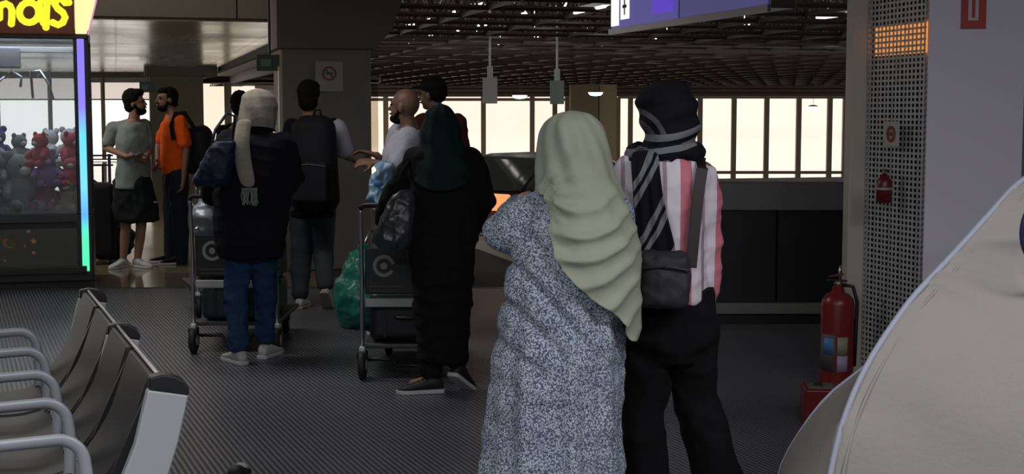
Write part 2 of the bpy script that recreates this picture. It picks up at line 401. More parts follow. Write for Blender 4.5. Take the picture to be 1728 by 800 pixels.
# ---- concrete column with its wide head
colm = thing('concrete_column', 'thick grey concrete column carrying a no-smoking sign, left of centre', 'column', W(548, 300, 14.3) * 1.0)
colm.location.z = 0; colm.rotation_euler = (0, 0, TA); colm['kind'] = 'structure'
MB().box2((-.46, -.35, 0), (.42, .35, 2.2)).build('shaft', m_col, colm, bevel=.02)
MB().box2((-.475, -.3, .05), (-.455, -.2, 2.0)).build('edge_strip', mat('pale_edge_strip', (.45, .45, .42), .5), colm)
hd = MB()
hd.loft([[V((-.5, -.4, 2.17)), V((.45, -.4, 2.17)), V((.45, .4, 2.17)), V((-.5, .4, 2.17))], [V((-.5, -.4, 2.36)), V((.62, -.4, 2.36)), V((.62, .4, 2.36)), V((-.5, .4, 2.36))], [V((-.5, -.4, 3.3)), V((.95, -.4, 3.3)), V((.95, .4, 3.3)), V((-.5, .4, 3.3))]])
hd.build('column_head', m_head, colm)
# column further away
c2 = thing('concrete_column', 'distant dark concrete column behind the two men talking', 'column', (W(300, 300, 40).x, 40, 0), TA)
c2['kind'] = 'structure'
MB().box2((-.72, -.5, 0), (.72, .5, 2.82)).build('shaft', mat('brown_concrete', (.11, .095, .06), .8, var=.2), c2, bevel=.02)
MB().box2((-.85, -.6, 2.55), (1.1, .6, 2.83)).build('column_head', m_bulk, c2, bevel=.02)
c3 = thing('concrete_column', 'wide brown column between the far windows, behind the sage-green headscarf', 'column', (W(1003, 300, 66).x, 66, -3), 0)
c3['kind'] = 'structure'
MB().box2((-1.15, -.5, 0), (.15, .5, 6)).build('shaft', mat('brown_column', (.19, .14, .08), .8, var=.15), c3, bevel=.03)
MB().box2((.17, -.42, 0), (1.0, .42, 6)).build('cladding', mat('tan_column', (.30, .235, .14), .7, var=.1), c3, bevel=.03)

# ---- far window walls
def window(n, label, Yd, xl, xr, py_t, py_b, mull, rails=(), fw=.2, pane=m_pane, split=None):
    w = bpy.data.objects.new('window_%d' % n, None); COL.objects.link(w); w['kind'] = 'structure'; w['label'] = label
    w.location = (W(xl, 300, Yd).x, Yd, 0)
    X = lambda px: W(px, 300, Yd).x - w.location.x
    z0, z1 = W(0, py_b, Yd).z, W(0, py_t, Yd).z
    f = MB()
    for m_ in mull: f.box2((X(m_) - fw / 2, -.12, z0), (X(m_) + fw / 2, .12, z1))
    for r_ in list(rails) + [py_t, py_b]:
        z = W(0, r_, Yd).z; f.box2((X(xl), -.1, z - fw * .3), (X(xr), .1, z + fw * .3))
    f.build('window_frame', m_frame, w)
    ms = sorted([xl] + [m_ for m_ in mull if xl < m_ < xr] + [xr])
    for a_, b_ in zip(ms[:-1], ms[1:]):
        zs_ = W(0, split, Yd).z if split else z1
        MB().box2((X(a_) + .02, -.01, z0), (X(b_) - .02, .01, zs_)).build('glass_pane', pane, w)
        if split: MB().box2((X(a_) + .02, -.01, zs_), (X(b_) - .02, .01, z1)).build('upper_pane', m_up, w)
    return w
m_warm = glass('milky_warm_pane', (.77, .728, .685), .03)
m_up = glass('beige_upper_pane', (.60, .565, .545), .03)
m_warm2 = glass('peach_pane', (.735, .69, .63), .03)
window(1, 'wide row of bright warm windows beyond the road, right part', 70, 1042, 1500, 164, 330, [1042, 1063, 1125, 1180, 1237, 1292, 1346, 1398, 1424, 1500], [291], .24, m_warm)
window(2, 'bright warm windows beyond the road, left of the brown column', 70, 480, 962, 160, 330, [484, 566, 652, 734, 816, 898, 936, 957], [168], .24, m_warm)
window(3, 'bright window right of the distant dark column', 52, 300, 640, 138, 272, [387, 470], [], .22, m_warm2)
window(4, 'tall bright glazing at the far left end of the hall', 46, -260, 262, 131, 269, [-180, -90, 0, 88, 177, 258], [168], .07, m_pane, 167)
struct(MB().box2((W(-400, 0, 46).x, 45.6, W(0, 131, 46).z), (W(262, 0, 46).x, 46.3, 2.9)).build('trim_5', m_bulk))
struct(MB().box2((W(262, 0, 52).x - 3, 51.9, W(0, 139, 52).z), (W(640, 0, 52).x, 52.4, 3.2)).build('trim_6', m_steel_brown))
# fascia over the far windows
fa = MB()
for (ya, yb, dd) in ((140, 149, 0), (150.5, 156, .0), (157.5, 163, .0), (140, 163, .5)):
    fa.box2((W(430, 0, 69).x, 68.6 + dd, W(0, yb, 69).z), (W(1600, 0, 69).x, 69.4 + dd, W(0, ya, 69).z))
struct(fa.build('trim_7', m_steel_brown), 'dark brown beams above the far windows')

# ---- space-frame roof over the road
def space_frame():
    g = 1.45; h = 1.6; z0 = 2.86
    us = np.arange(UE + .25, 38, g); vs = np.arange(14.5, 74, g)
    A = []; 
    def P(u, v, z): return (BV.x * u + AV.x * v, BV.y * u + AV.y * v, z)
    segs = []
    for i, u in enumerate(us):
        for j, v in enumerate(vs):
            if (u < UE + 1.4 and v > 27) or (BV.y * u + AV.y * v) > 70: continue
            low = P(u, v, z0); segs.append((low, P(u + g, v, z0), .034)); segs.append((low, P(u, v + g, z0), .034))
            t = P(u + g / 2, v + g / 2, z0 + h)
            for du, dv in ((0, 0), (g, 0), (0, g), (g, g)): segs.append((P(u + du, v + dv, z0), t, .026))
            segs.append((t, P(u + g * 1.5, v + g / 2, z0 + h), .035)); segs.append((t, P(u + g / 2, v + g * 1.5, z0 + h), .035))
    rq = random.Random(5)
    for Yg in (31, 41, 52, 65):
        xs = np.arange(-11, 26, .8)
        for i, x in enumerate(xs):
            x0_, x1_ = x, x + .8; zb0, zt0 = 2.9, 5.1; zm = 3.95
            if BV.x * x + BV.y * Yg < UE + 1.5: continue
            for za, zb_1 in ((zb0, zm), (zm, zt0)):
                segs.append(((x0_, Yg, za), (x1_, Yg + rq.uniform(-.3, .3), zb_1), .05)); segs.append(((x0_, Yg, zb_1), (x1_, Yg + rq.uniform(-.3, .3), za), .05))
            segs.append(((x0_, Yg, zm), (x1_, Yg, zm), .05)); segs.append(((x0_, Yg, zb0), (x1_, Yg, zb0), .07))
    a = np.array([s[0] for s in segs]); b = np.array([s[1] for s in segs]); r = np.array([s[2] for s in segs])
    d = b - a; d /= np.linalg.norm(d, axis=1)[:, None]
    s1 = np.cross(d, np.array([.31, .17, .93])); s1 /= np.linalg.norm(s1, axis=1)[:, None]; s2 = np.cross(d, s1)
    n = len(segs); V_ = np.empty((n, 8, 3))
    for k in range(4):
        t = pi / 2 * k; o = (s1 * cos(t) + s2 * sin(t)) * r[:, None]; V_[:, k] = a + o; V_[:, 4 + k] = b + o
    base = (np.arange(n) * 8)[:, None]
    F = np.concatenate([base + np.array([k, (k + 1) % 4, 4 + (k + 1) % 4, 4 + k]) for k in range(4)], axis=0)
    me = bpy.data.meshes.new('ceiling'); me.from_pydata(V_.reshape(-1, 3).tolist(), [], F.tolist()); me.materials.append(mat('rust_brown_tubes', (.028, .016, .0095), .5, .1))
    o = bpy.data.objects.new('ceiling', me); COL.objects.link(o); return struct(o, 'dark brown tubular space-frame roof over the road')
space_frame()
dk = MB()
u = UE + .25
while u < 38:
    dk.prism([T(u, 11, 5.2), T(u + 1.44, 11, 5.2), T(u + 1.44, 76, 5.2), T(u, 76, 5.2)], (0, 0, .012)); u += 1.5
for v in range(12, 76, 8): dk.prism([T(UE, v, 5.22), T(38, v, 5.22), T(38, v + .3, 5.22), T(UE, v + .3, 5.22)], (0, 0, .2))
dk.prism([T(UE - 2, 11, 5.2), T(UE + .24, 11, 5.2), T(UE + .24, 76, 5.2), T(UE - 2, 76, 5.2)], (0, 0, .1))
struct(dk.build('ceiling', mat('dark_roof_deck', (.022, .016, .012), .8)), 'dark roof deck above the space frame')
m_tube = emat('fluorescent_tube', (1, .95, .84), 4.5)
# rows of tubes on the deck, seen in pieces through the frame
n_ = 0
for u, v0, v1, st in ((6.8, 17, 44, 2.3), (8.3, 20, 66, 2.9), (11.3, 30, 64, 3.7), (14.3, 26, 62, 4.9)):
    v = v0
    while v < v1:
        f_ = MB().beam(T(u, v, 3.6), T(u, v + 1.2, 3.6), .10, .07)
        for q_ in (.2, 1.0): f_.beam(T(u, v + q_, 3.63), T(u, v + q_, 5.199), .015, .015, BV)
        tag(f_.build('fluorescent_light', m_tube), 'thin white tube light above the dark space frame, one of the broken rows', 'light', 'tube lights above the space frame'); v += st; n_ += 1
def tube_light(p, lab):
    u, v = uv_of(p); t = thing('strip_light', lab, 'light', p, TA)
    MB().box2((-.09, 0, 0), (.09, 1.3, .05)).build('housing', mat('white_enamel', (.6, .6, .58), .4), t, bevel=.006)
    MB().box2((-.075, .02, -.035), (.075, 1.28, 0)).build('diffuser', emat('strip_diffuser', (1, .97, .88), 2.4), t, bevel=.01)
    MB().tube([(0, .2, .05), (0, .2, .3)], .008).build('hanger', m_black, t); MB().tube([(0, 1.1, .05), (0, 1.1, .3)], .008).build('hanger', m_black, t)
tube_light(W(1462, 17, 19.0), 'bright white strip light at top right beside the perforated pillar')
tube_light(W(1030, 8, 18.0), 'bright white strip light just left of the purple hanging sign')
for px, py, nm in ((1005, 158, 'bright round lamp left of the striped headscarf'), (877, 163, 'bright round lamp above the car'), (1372, 182, 'bright round lamp before the windows at right')):
    Yd = 48; p = W(px, py, Yd); t = thing('pendant_lamp', nm, 'light', p)
    MB().lathe((0, 0, -.08), [(0, .04), (.02, .17), (.07, .23), (.12, .25)]).build('lamp_bowl', emat('lamp_bowl_glow', (1, .95, .85), 3.), t, True)
    MB().lathe((0, 0, .04), [(0, .2), (.03, .15), (.06, .05)]).build('shade', m_black, t, True)
    MB().tube([(0, 0, .12), (0, 0, 5.2 - p.z)], .006).build('rod', m_black, t)
for px, py, w_, h_, c_, lab in ((827, 153, .25, .44, (.34, .35, .36), 'small grey hanging sign left of the sage headscarf'), (940, 156, .24, .40, (.17, .22, .19), 'small grey-green hanging sign directly above the sage headscarf')):
    p = W(px, py, 24.5); t = thing('hanging_sign', lab, 'sign', p)
    rbox((0, 0, 0), (w_, .08, h_), 'sign_box', mat('sign_grey_%d' % px, c_, .5), t, .01)
    MB().box((0, 0, h_ / 2 + .1), (.1, .05, .2)).build('bracket', m_alu, t); MB().tube([(0, 0, h_ / 2), (0, 0, 5.2 - p.z)], .02).build('rod', m_alu, t)

# ---- purple overhead sign
pa = W(1032, 54, 14.0); zs = pa.z; pb = G(1300, 13, zs)
pa.z = zs; L_ = (pb - pa).length; ang = math.atan2((pb - pa).y, (pb - pa).x)
sg = thing('overhead_sign', 'large backlit purple-blue direction sign hanging at the top edge', 'sign', pa, ang)
m_sg = emat('indigo_backlit', (.075, .065, .26), .9)
H_ = .62
MB().box2((0, .0, .0), (L_, .22, H_)).build('sign_case', mat('sign_case', (.25, .24, .25), .4, .6), sg, bevel=.01)
MB().box2((-.01, -.03, -.03), (L_ + .01, .0, .025)).build('bottom_rail', mat('pale_rail', (.42, .38, .44), .4, .3), sg)
kk = 1 if True else 1
def sx(px):
    d = ray(px, 40); n = V((-sin(ang), cos(ang), 0)); t_ = pa.dot(n) / d.dot(n); return ((d * t_).x - pa.x) / cos(ang)
MB().box2((.03, -.012, .03), (sx(1145), 0, H_)).build('sign_face', m_sg, sg)
MB().box2((sx(1149), -.012, .03), (L_ - .03, 0, H_)).build('sign_face', emat('indigo_backlit_dim', (.06, .055, .17), .9), sg)
MB().box2((sx(1103), -.016, .10), (sx(1140), -.01, H_)).build('lit_panel', emat('violet_backlit', (.09, .04, .50), 1.), sg)
MB().box2((sx(1034), -.018, .05), (sx(1046.5), -.012, H_)).build('white_band', emat('white_backlit', (.95, .92, 1), 1.1), sg)
ic = MB().box2((sx(1050), -.018, .10), (sx(1064), -.012, .34)).build('pictogram', emat('white_backlit', (.95, .92, 1), 1.1), sg)
pl = MB(); xm = (sx(1050) + sx(1064)) / 2
pl.box2((xm - .012, -.022, .14), (xm + .012, -.017, .30)); pl.box2((xm - .05, -.022, .205), (xm + .05, -.017, .235))
pl.build('cross_mark', mat('olive_mark', (.1, .11, .06), .6), sg)
text('Ajuda', .30, 'lettering', emat('pale_blue_letters', (.20, .20, .38), .9), sg, (sx(1180), -.016, .21), (pi / 2, 0, 0), .003, .004)
for xx in (.4, L_ - .4): MB().tube([(xx, .11, H_), (xx, .11, 2.2)], .02).build('hanger', m_black, sg)

# ---- pillar at right: white front, perforated side
Yf = 7.6; xf = W(1555, 300, Yf).x
pil = thing('pillar', 'white pillar at right with a perforated grey metal side', 'pillar', (xf, Yf, 0), 0); pil['kind'] = 'structure'
side = .60; wfront = W(1724, 300, Yf).x - xf
m_wht = mat('cool_white_paint', (.80, .77, .88), .55, var=.03, vscale=2)
MB().box2((.02, .0, 0), (wfront, .05, 3.4)).build('front_panel', m_wht, pil, bevel=.004)
MB().prism([V((.06, .06, 0)), V((wfront, .06, 0)), V((wfront, .66, 0)), V((-.13, .66, 0)), V((.03, .06, 0))], (0, 0, 3.4)).build('core', mat('dark_core', (.012, .012, .016), .8), pil)
MB().prism([V((wfront + .01, .1, 0)), V((wfront + .9, .1, 0)), V((wfront + .9, .6, 0)), V((wfront + .01, .6, 0))], (0, 0, 3.4)).build('side_panel', mat('grey_side', (.2, .2, .19), .6), pil)
def perf():
    mb = MB(); n, rows = 15, 230; dz = 3.2 / rows; du = side / n; v_ = []; f_ = []
    for j in range(rows + 1):
        pass
    def P(u, z): q = AV * u; return V((q.x, q.y, z))
    w = .40
    for i in range(n + 1): 
        u0 = i * du - du * w / 2; u1 = i * du + du * w / 2
        mb.add([P(u0, .05), P(u1, .05), P(u1, 3.25), P(u0, 3.25)], [(0, 1, 2, 3)])
    off = V((.0006, 0, 0))
    rz_ = 3.2 / 105
    for j in range(106):
        z0 = .05 + j * rz_ - rz_ * .2; mb.add([P(-.01, z0) , P(side, z0), P(side, z0 + rz_ * .4), P(-.01, z0 + rz_ * .4)], [(0, 1, 2, 3)])
    o = mb.build('perforated_panel', mat('galvanised_mesh', (.50, .51, .52), .5, .2), pil)
    s_ = o.modifiers.new('s', 'SOLIDIFY'); s_.thickness = .002
perf()
e0 = AV * side
MB().box2((e0.x - .09, e0.y - .0, 0), (e0.x + .03, e0.y + .14, 3.3)).build('edge_post', mat('beige_post', (.50, .46, .38), .5), pil, bevel=.01)
# glowing amber box added behind the mesh, standing in for a reflection
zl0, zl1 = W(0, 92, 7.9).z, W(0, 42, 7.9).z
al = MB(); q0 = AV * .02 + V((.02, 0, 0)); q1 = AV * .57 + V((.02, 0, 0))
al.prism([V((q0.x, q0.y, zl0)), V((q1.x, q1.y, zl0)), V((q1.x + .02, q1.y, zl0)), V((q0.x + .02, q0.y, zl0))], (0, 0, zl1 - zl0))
al.build('amber_reflection', emat('amber_reflection_glow', (1, .30, .04), .9), pil)
# small sign and small extinguisher on the perforated side
ps = thing('wall_sign', 'small white card with a dark ring on the perforated pillar side', 'sign', W(1514, 226, 7.78) + V((-.03, 0, 0)), TA + pi / 2)
MB().box((0, 0, 0), (.15, .006, .135)).build('card', mat('card_white', (.50, .46, .42), .6), ps, bevel=.002)
MB().ring((0, .006, 0), .036, .018, (0, 1, 0)).build('ring_mark', mat('maroon_mark', (.2, .05, .04), .6), ps)
MB().disc((0, .006, 0), .012, (0, 1, 0)).build('dot_mark', mat('maroon_mark', (.2, .05, .04), .6), ps)
pe = thing('fire_extinguisher', 'small dark red extinguisher hung high on the perforated pillar side', 'fire extinguisher', W(1510, 343, 7.8) + V((-.06, 0, 0)))
MB().lathe((0, 0, 0), [(0, .02), (.005, .042), (.12, .042), (.145, .025), (.15, .015), (.165, .013)]).build('cylinder', mat('dark_red_paint', (.13, .012, .015), .35), pe, True)
MB().box((.0, -.01, .18), (.02, .07, .015)).build('handle', m_black, pe); MB().lathe((0, 0, .075), [(0, .043), (.012, .043)]).build('band', mat('pale_band', (.4, .38, .36), .5), pe)
# hydrant sign
hs = thing('fire_sign', 'red square sign with a white upright bar, high on the white pillar', 'sign', W(1643, 20, Yf - .006), 0)
rd_ = mat('sign_red', (.50, .055, .05), .5)
wv = .066
MB().box2((-wv, -.004, -.088), (wv, .002, .14)).build('sign_plate', rd_, hs, bevel=.001)
MB().box2((-.03, -.007, -.045), (.024, -.003, .16)).build('white_bar', mat('sign_white', (.62, .6, .64), .5), hs); MB().box2((-.012, -.009, -.03), (.006, -.006, .15)).build('red_mark', rd_, hs)
# no smoking sign on column
ns = thing('no_smoking_sign', 'pale no-smoking notice on the grey concrete column', 'sign', W(557, 129, 13.9) , TA)
ns.location = T(uv_of(ns.location)[0], uv_of(colm.location)[1] - .362, ns.location.z)
MB().box2((-.135, -.006, -.145), (.135, .0, .145)).build('plate', mat('notice_white', (.36, .34, .31), .6), ns, bevel=.001)
mr = mat('notice_red', (.20, .06, .05), .6)
MB().ring((0, -.009, .03), .062, .016, (0, 1, 0)).build('prohibition_ring', mr, ns)
MB().beam((-.042, -.010, .072), (.042, -.010, -.012), .004, .012).build('slash', mr, ns)
MB().box((0, -.008, .03), (.07, .003, .012)).build('cigarette_mark', m_black, ns)
# exit signs
for px, py, Yd, w_, h_, lab in ((455, 106, 14.0, .25, .155, 'dark green exit sign beside the grey concrete column'), (249, 147, 38, .42, .28, 'small green exit sign near the distant dark column')):
    t = thing('exit_sign', lab, 'sign', W(px, py, Yd), 0)
    rbox((0, 0, 0), (w_, .06, h_), 'sign_box', mat('exit_dark_green', (.018, .035, .025), .5), t, .006)
    MB().box((-w_ * .12, -.033, 0), (w_ * .4, .006, h_ * .45)).build('pictogram', emat('dim_green_glow', (.05, .10, .075), .15), t)
    MB().tube([(0, 0, h_ / 2), (0, 0, 2.8 - t.location.z)], .012).build('rod', m_black, t)

# ------------------------------------------------------------------ claw machine
MC = W(155, 300, 12.55); MC.z = 0
cm = thing('claw_machine', 'tall black prize claw machine with a yellow lit sign and rainbow light strip', 'arcade machine', MC, TA)
mw_, md_ = 1.25, 1.05                          # local x to the left, y backwards
zg0, zg1, zh = W(0, 362, 12.5).z, W(0, 66, 12.5).z, W(0, 59, 12.5).z
m_cab = mat('black_cabinet', (.014, .014, .015), .35)
MB().box2((-mw_, .0, .06), (0, md_, zg0)).build('cabinet', m_cab, cm, bevel=.012)
MB().box2((-mw_ + .03, .04, 0), (-.03, md_ - .04, .06)).build('plinth', m_black, cm)
lz0, lz1 = W(0, 462, 12.5).z, W(0, 60, 12.5).z
MB().box2((-mw_, -.03, lz0 + .0), (-.06, .0, lz0 + .07)).build('lower_ledge', m_cab, cm, bevel=.008)
MB().box2((-mw_, -.035, zg0 - .07), (-.13, .0, zg0 + .02)).build('glass_sill', mat('grey_sill', (.05, .05, .055), .35), cm, bevel=.01)
MB().box2((-mw_ + .06, -.012, W(0, 452, 12.5).z), (-.14, .0, W(0, 385, 12.5).z)).build('front_panel', mat('charcoal_panel', (.085, .085, .078), .4), cm, bevel=.006)
for x_, y_ in ((-.13, .0), (-.05, md_ - .06), (-mw_, 0), (-mw_, md_ - .06)):
    MB().box2((x_, y_, zg0), (x_ + (.13 if x_ == -.13 else .05), y_ + .06, zg1 + .05)).build('post', m_cab, cm, bevel=.006)
MB().box2((-.098, -.018, lz0 + .02), (-.038, .0, lz1)).build('led_strip', led_gradient(), cm, bevel=.008)
gm = glass('machine_glass', (.93, .96, .98), .10)
MB().box2((-mw_ + .05, .02, zg0), (-.13, .026, zg1)).build('front_glass', gm, cm)
MB().box2((-.03, .06, zg0), (-.024, md_ - .06, zg1)).build('side_glass', gm, cm)
MB().box2((-mw_ + .05, md_ - .03, zg0), (-.05, md_ - .024, zg1)).build('back_glass', gm, cm)
MB().box2((-mw_, -.02, zg1), (0, md_, zh + .05)).build('top_frame', m_cab, cm, bevel=.008)
# lit header
hz1 = zh + .62
MB().box2((-mw_, -.06, zh), (-.11, md_ * .7, hz1)).build('header_box', mat('maroon_header', (.030, .008, .004), .35, emit=(.10, .018, .002), estr=.35), cm, bevel=.01)
he = MB(); he.prism([V((-.105, -.05, zh + .01)), V((-.012, -.05, zh + .01)), V((.145, -.05, hz1)), V((-.105, -.05, hz1))], (0, .5, 0)); he.build('lit_end_panel', emat('warm_yellow_panel', (1.0, .72, .30), 1.5), cm, bevel=.004)
MB().beam((-.0, -.062, zh + .0), (.158, -.062, hz1), .012, .014).build('magenta_edge', emat('pink_led', (.75, .28, .5), 1.), cm)
# letters: rounded strokes
my = emat('yellow_letters', (1.0, .80, .03), 1.25)
def px2l(px, py): 
    d = ray(px, py); n = AV; o = MC + n * -.09; t_ = (o - V((0, 0, EYE))).dot(n) / d.dot(n); p = V((0, 0, EYE)) + d * t_; q = p - MC
    return V((q.dot(BV), -.085, p.z))
def stroke(pts, r, name):
    P = [px2l(*p) for p in pts]; mb = MB(); 
    if P[0] == P[-1]: mb.tube(P, r, 12)
    else:
        mb.tube(P, r, 12); mb.ell(P[0], (r, r, r)); mb.ell(P[-1], (r, r, r))
    return mb.build('letter', my, cm, True)
r_ = .030
stroke([(-1, 30), (-1, 14), (3, 8), (10, 6), (17, 10), (20, 17), (20, 30), (19, 40)], r_, 'n')
lp = [(49 + 16.5 * cos(t * pi / 8), 21 + 17 * sin(t * pi / 8)) for t in range(17)]
stroke(lp, r_, 'a')
stroke([(67, 4), (68, 20), (68, 32), (73, 40)], r_ * .8, 'a')
stroke([(82, -8), (79, 8), (78, 26), (77.5, 46)], r_, 't'); 
stroke([(70, 2), (78, 3), (86, 3)], r_ * .8, 't')
stroke([(116, 4), (110, 5), (103, -2), (95, 0), (93, 8), (98, 15), (106, 21), (110, 29), (106, 38), (98, 42), (89, 38)], r_, 's')
# gold print on the lower panel
mg = mat('gold_print', (.55, .38, .12), .5)
text('erro', .20, 'lettering', mg, cm, (px2l(2, 420) + V((-.25, .075, -.0))), (pi / 2, 0, 0), .002, .004)
for px, py, r in ((47, 392, .022), (56, 408, .03), (56, 428, .022), (41, 417, .012), (7, 441, .014)):
    c = px2l(px, py); c.y = -.016; st = MB(); pts = []
    for k in range(10):
        rr = r if k % 2 == 0 else r * .45; pts.append(c + V((rr * sin(k * pi / 5), 0, rr * cos(k * pi / 5))))
    st.prism(pts, (0, .005, 0)).build('star_print', mg, cm)
# claw and gantry
MB().box2((-mw_ + .06, .45, zg1 - .10), (-.06, .52, zg1 - .05)).build('gantry_rail', mat('gantry_grey', (.35, .36, .38), .4, .5), cm, bevel=.005)
MB().box2((-1.0, .38, zg1 - .24), (-.6, .62, zg1 - .06)).build('carriage', mat('gantry_dark', (.2, .21, .23), .4, .4), cm, bevel=.01)
for k, pts in enumerate(([(0, 130), (12, 116), (30, 128), (28, 145)], [(50, 165), (46, 118), (62, 116), (78, 140), (86, 168)], [(0, 126), (-14, 140), (-20, 160)])):
    MB().tube([px2l(*p) + V((0, .5, 0)) for p in pts], .012, 8).build('claw_arm', m_chrome, cm, True)
# prize counter
MB().box2((-mw_ + .06, .06, zg0 - .02), (-.06, md_ - .06, zg0 + .02)).build('prize_tray', mat('tray_grey', (.2, .2, .22), .5), cm)
# plush toys
PM = {}
def plush(name, label, col, loc, s, rz, tilt, acc=(.6, .55, .5)):
    t = thing(name, label, 'soft toy', loc, 0, 'soft toys heaped in the claw machine'); t.rotation_euler = (tilt, 0, rz)
    m = mat('plush_%d_%d_%d' % tuple(int(c_ * 999) for c_ in col), col, .95, bump=.5, bscale=90, var=.15)
    b = MB(); b.ell((0, 0, .42 * s), (.42 * s, .38 * s, .45 * s)); b.ell((0, 0, 1.02 * s), (.36 * s, .33 * s, .33 * s))
    for sg_ in (-1, 1):
        b.ell((.27 * s * sg_, 0, 1.3 * s), (.13 * s, .07 * s, .13 * s)); b.caps((.35 * s * sg_, -.1 * s, .6 * s), .13 * s, (.5 * s * sg_, -.35 * s, .4 * s), .11 * s); b.caps((.22 * s * sg_, -.1 * s, .15 * s), .15 * s, (.3 * s * sg_, -.5 * s, .12 * s), .14 * s)
    b.build('body', m, t, True)
    MB().ell((0, -.3 * s, .95 * s), (.15 * s, .12 * s, .11 * s)).build('muzzle', mat('plush_muzzle', acc, .9), t, True)
    for sg_ in (-1, 1): MB().ell((.13 * s * sg_, -.31 * s, 1.08 * s), (.03 * s, .03 * s, .03 * s)).build('eye', m_black, t, True)
TC = [('grey-green', (.18, .23, .20)), ('dusty blue', (.16, .22, .34)), ('crimson', (.50, .07, .10)), ('navy', (.06, .07, .20)), ('coral', (.50, .16, .11)), ('white', (.55, .55, .58)), ('purple', (.22, .14, .34)), ('tan', (.40, .28, .17)), ('teal', (.06, .17, .18)), ('pink', (.55, .26, .30)), ('silver-grey', (.34, .35, .37)), ('maroon', (.22, .05, .06))]
PLACE = [['low', 'midway', 'on top'], ['at the far left', 'left of centre', 'in the centre', 'right of centre', 'at the right edge'], ['against the front glass', 'in the middle layer', 'against the back glass']]
rt = random.Random(11); ti = 0
for lv in range(3):
    for cx_ in range(5):
        for dp in range(3):
            if (lv == 2 and (cx_ + dp) % 3 == 1) or (cx_ == 2 and dp == 0): continue
            x_ = -mw_ + .19 + cx_ * .215 + rt.uniform(-.02, .02) + .02 * (lv % 2); y_ = .20 + dp * .27; s_ = rt.uniform(.19, .25)
            pick = rt.choice([0, 1, 3, 8, 10, 0, 5]) if cx_ < 3 else rt.choice([2, 4, 6, 9, 11, 5, 7, 3])
            cn, c = TC[pick]; wp = MC + BV * x_ + AV * y_; wp.z = zg0 + .03 + lv * .20
            plush('plush_toy', '%s soft toy %s in the heap, %s, %s' % (cn, PLACE[0][lv], PLACE[1][cx_], PLACE[2][dp]), c, wp, s_, TA + rt.uniform(-.9, .9), rt.uniform(-.3, .3)); ti += 1
plush('plush_toy', 'very large grey-green soft toy sitting low against the front glass', (.19, .24, .21), V((*(MC + BV * -.62 + AV * .27)[:2], zg0 + .03)), .37, TA + .5, 0)
ml = bpy.data.lights.new('machine_lamp', 'AREA'); ml.shape = 'RECTANGLE'; ml.size = 1.0; ml.size_y = .7; ml.energy = 9; ml.color = (.9, .95, 1)
mo_ = bpy.data.objects.new('machine_lamp', ml); mo_.location = MC + BV * -.62 + AV * .5 + V((0, 0, zg1 - .02)); mo_.rotation_euler = (0, 0, TA); COL.objects.link(mo_)

# railing and bags behind the machine
rl = thing('railing', 'thin dark metal railing behind the claw machine', 'railing', (W(172, 300, 19).x, 19, 0), TA)
for xx in (-.9, 0.1): MB().box2((xx - .02, -.02, 0), (xx + .02, .02, 1.0)).build('post', m_black, rl)
for zz in (.85, .98): MB().box2((-1.6, -.015, zz - .012), (.15, .015, zz + .012)).build('rail', m_black, rl)
bgp = G(160, 446)
bs = thing('suitcase', 'black suitcase standing half behind the claw machine', 'suitcase', (bgp.x, bgp.y, 0), .3)
mbk = cloth('black_nylon', (.012, .012, .014), .7)
rbox((0, 0, .45), (.42, .26, .78), 'shell', mbk, bs, .06)
MB().tube([(-.1, 0, .8), (-.1, 0, 1.02), (.1, 0, 1.02), (.1, 0, .8)], .012).build('pull_handle', m_black, bs)
for xx in (-.15, .15): MB().lathe((xx, 0, .03), [(-.015, .03), (.015, .03)], 16, (V((0, 1, 0)), V((0, 0, 1)), V((1, 0, 0)))).build('wheel', m_black, bs)
bb = G(182, 436)
b2 = thing('duffel_bag', 'black duffel bag hanging beside the suitcase, left of the man in shorts', 'bag', (bb.x, bb.y, 0), .2)
q = MB(); q.ell((0, 0, .2), (.28, .16, .2)); q.ell((.02, 0, .38), (.19, .14, .2)); q.ell((-.1, 0, .62), (.13, .12, .2))
remesh(q, 'bag_body', mbk, b2, .02, 3, .03, .15)
MB().tube([(-.18, -.02, .3), (-.12, -.05, .62), (.05, -.05, .66), (.16, -.02, .34)], .012).build('strap', m_black, b2)

# ------------------------------------------------------------------ bench
zb_ = .83
pn = G(264, 628, zb_); pf = G(146, 487, zb_)
row = (pf - pn); Lr = row.length; row.normalize(); fc = V((-row.y, row.x, 0)); fc = fc if fc.x < 0 else -fc
org = V((pn.x, pn.y, 0))
bn = thing('airport_bench', 'row of four dark leather waiting seats with grey metal arms, lower left', 'bench', org)
bl = lambda f, r, z: fc * f + row * r + V((0, 0, z))
axb = (fc, row, V((0, 0, 1)))
m_lea = mat('brown_black_leather', (.010, .008, .007), .5, bump=.08, bscale=25, var=.15)
lean = R(20)
upb = (V((0, 0, 1)) * cos(lean) - fc * sin(lean)); nb = fc * cos(lean) + V((0, 0, 1)) * sin(lean)
pw = Lr / 4
ft = .0
def sheet(pts_profile, r0, r1, th, name, m, n=14):
    """extrude a smooth profile (list of (f,z)) along the row"""
    P = []
    for i in range(len(pts_profile) - 1):
        for k in range(4): 
            t = k / 4; a_ = V(pts_profile[i]); b_ = V(pts_profile[i + 1]); P.append(a_.lerp(b_, t))
    P.append(V(pts_profile[-1]))
    for _ in range(3): P = [P[0]] + [(P[i - 1] + P[i] * 2 + P[i + 1]) / 4 for i in range(1, len(P) - 1)] + [P[-1]]
    mb = MB(); rings = []
    for i, p in enumerate(P):
        d = (P[min(i + 1, len(P) - 1)] - P[max(0, i - 1)]).normalized(); nn = V((-d.y, d.x)); a_ = p + nn * th / 2; b_ = p - nn * th / 2
        rings.append([bl(a_.x, r0, a_.y), bl(a_.x, r1, a_.y), bl(b_.x, r1, b_.y), bl(b_.x, r0, b_.y)])
    mb.loft(rings); return mb.build(name, m, bn, bevel=.008)
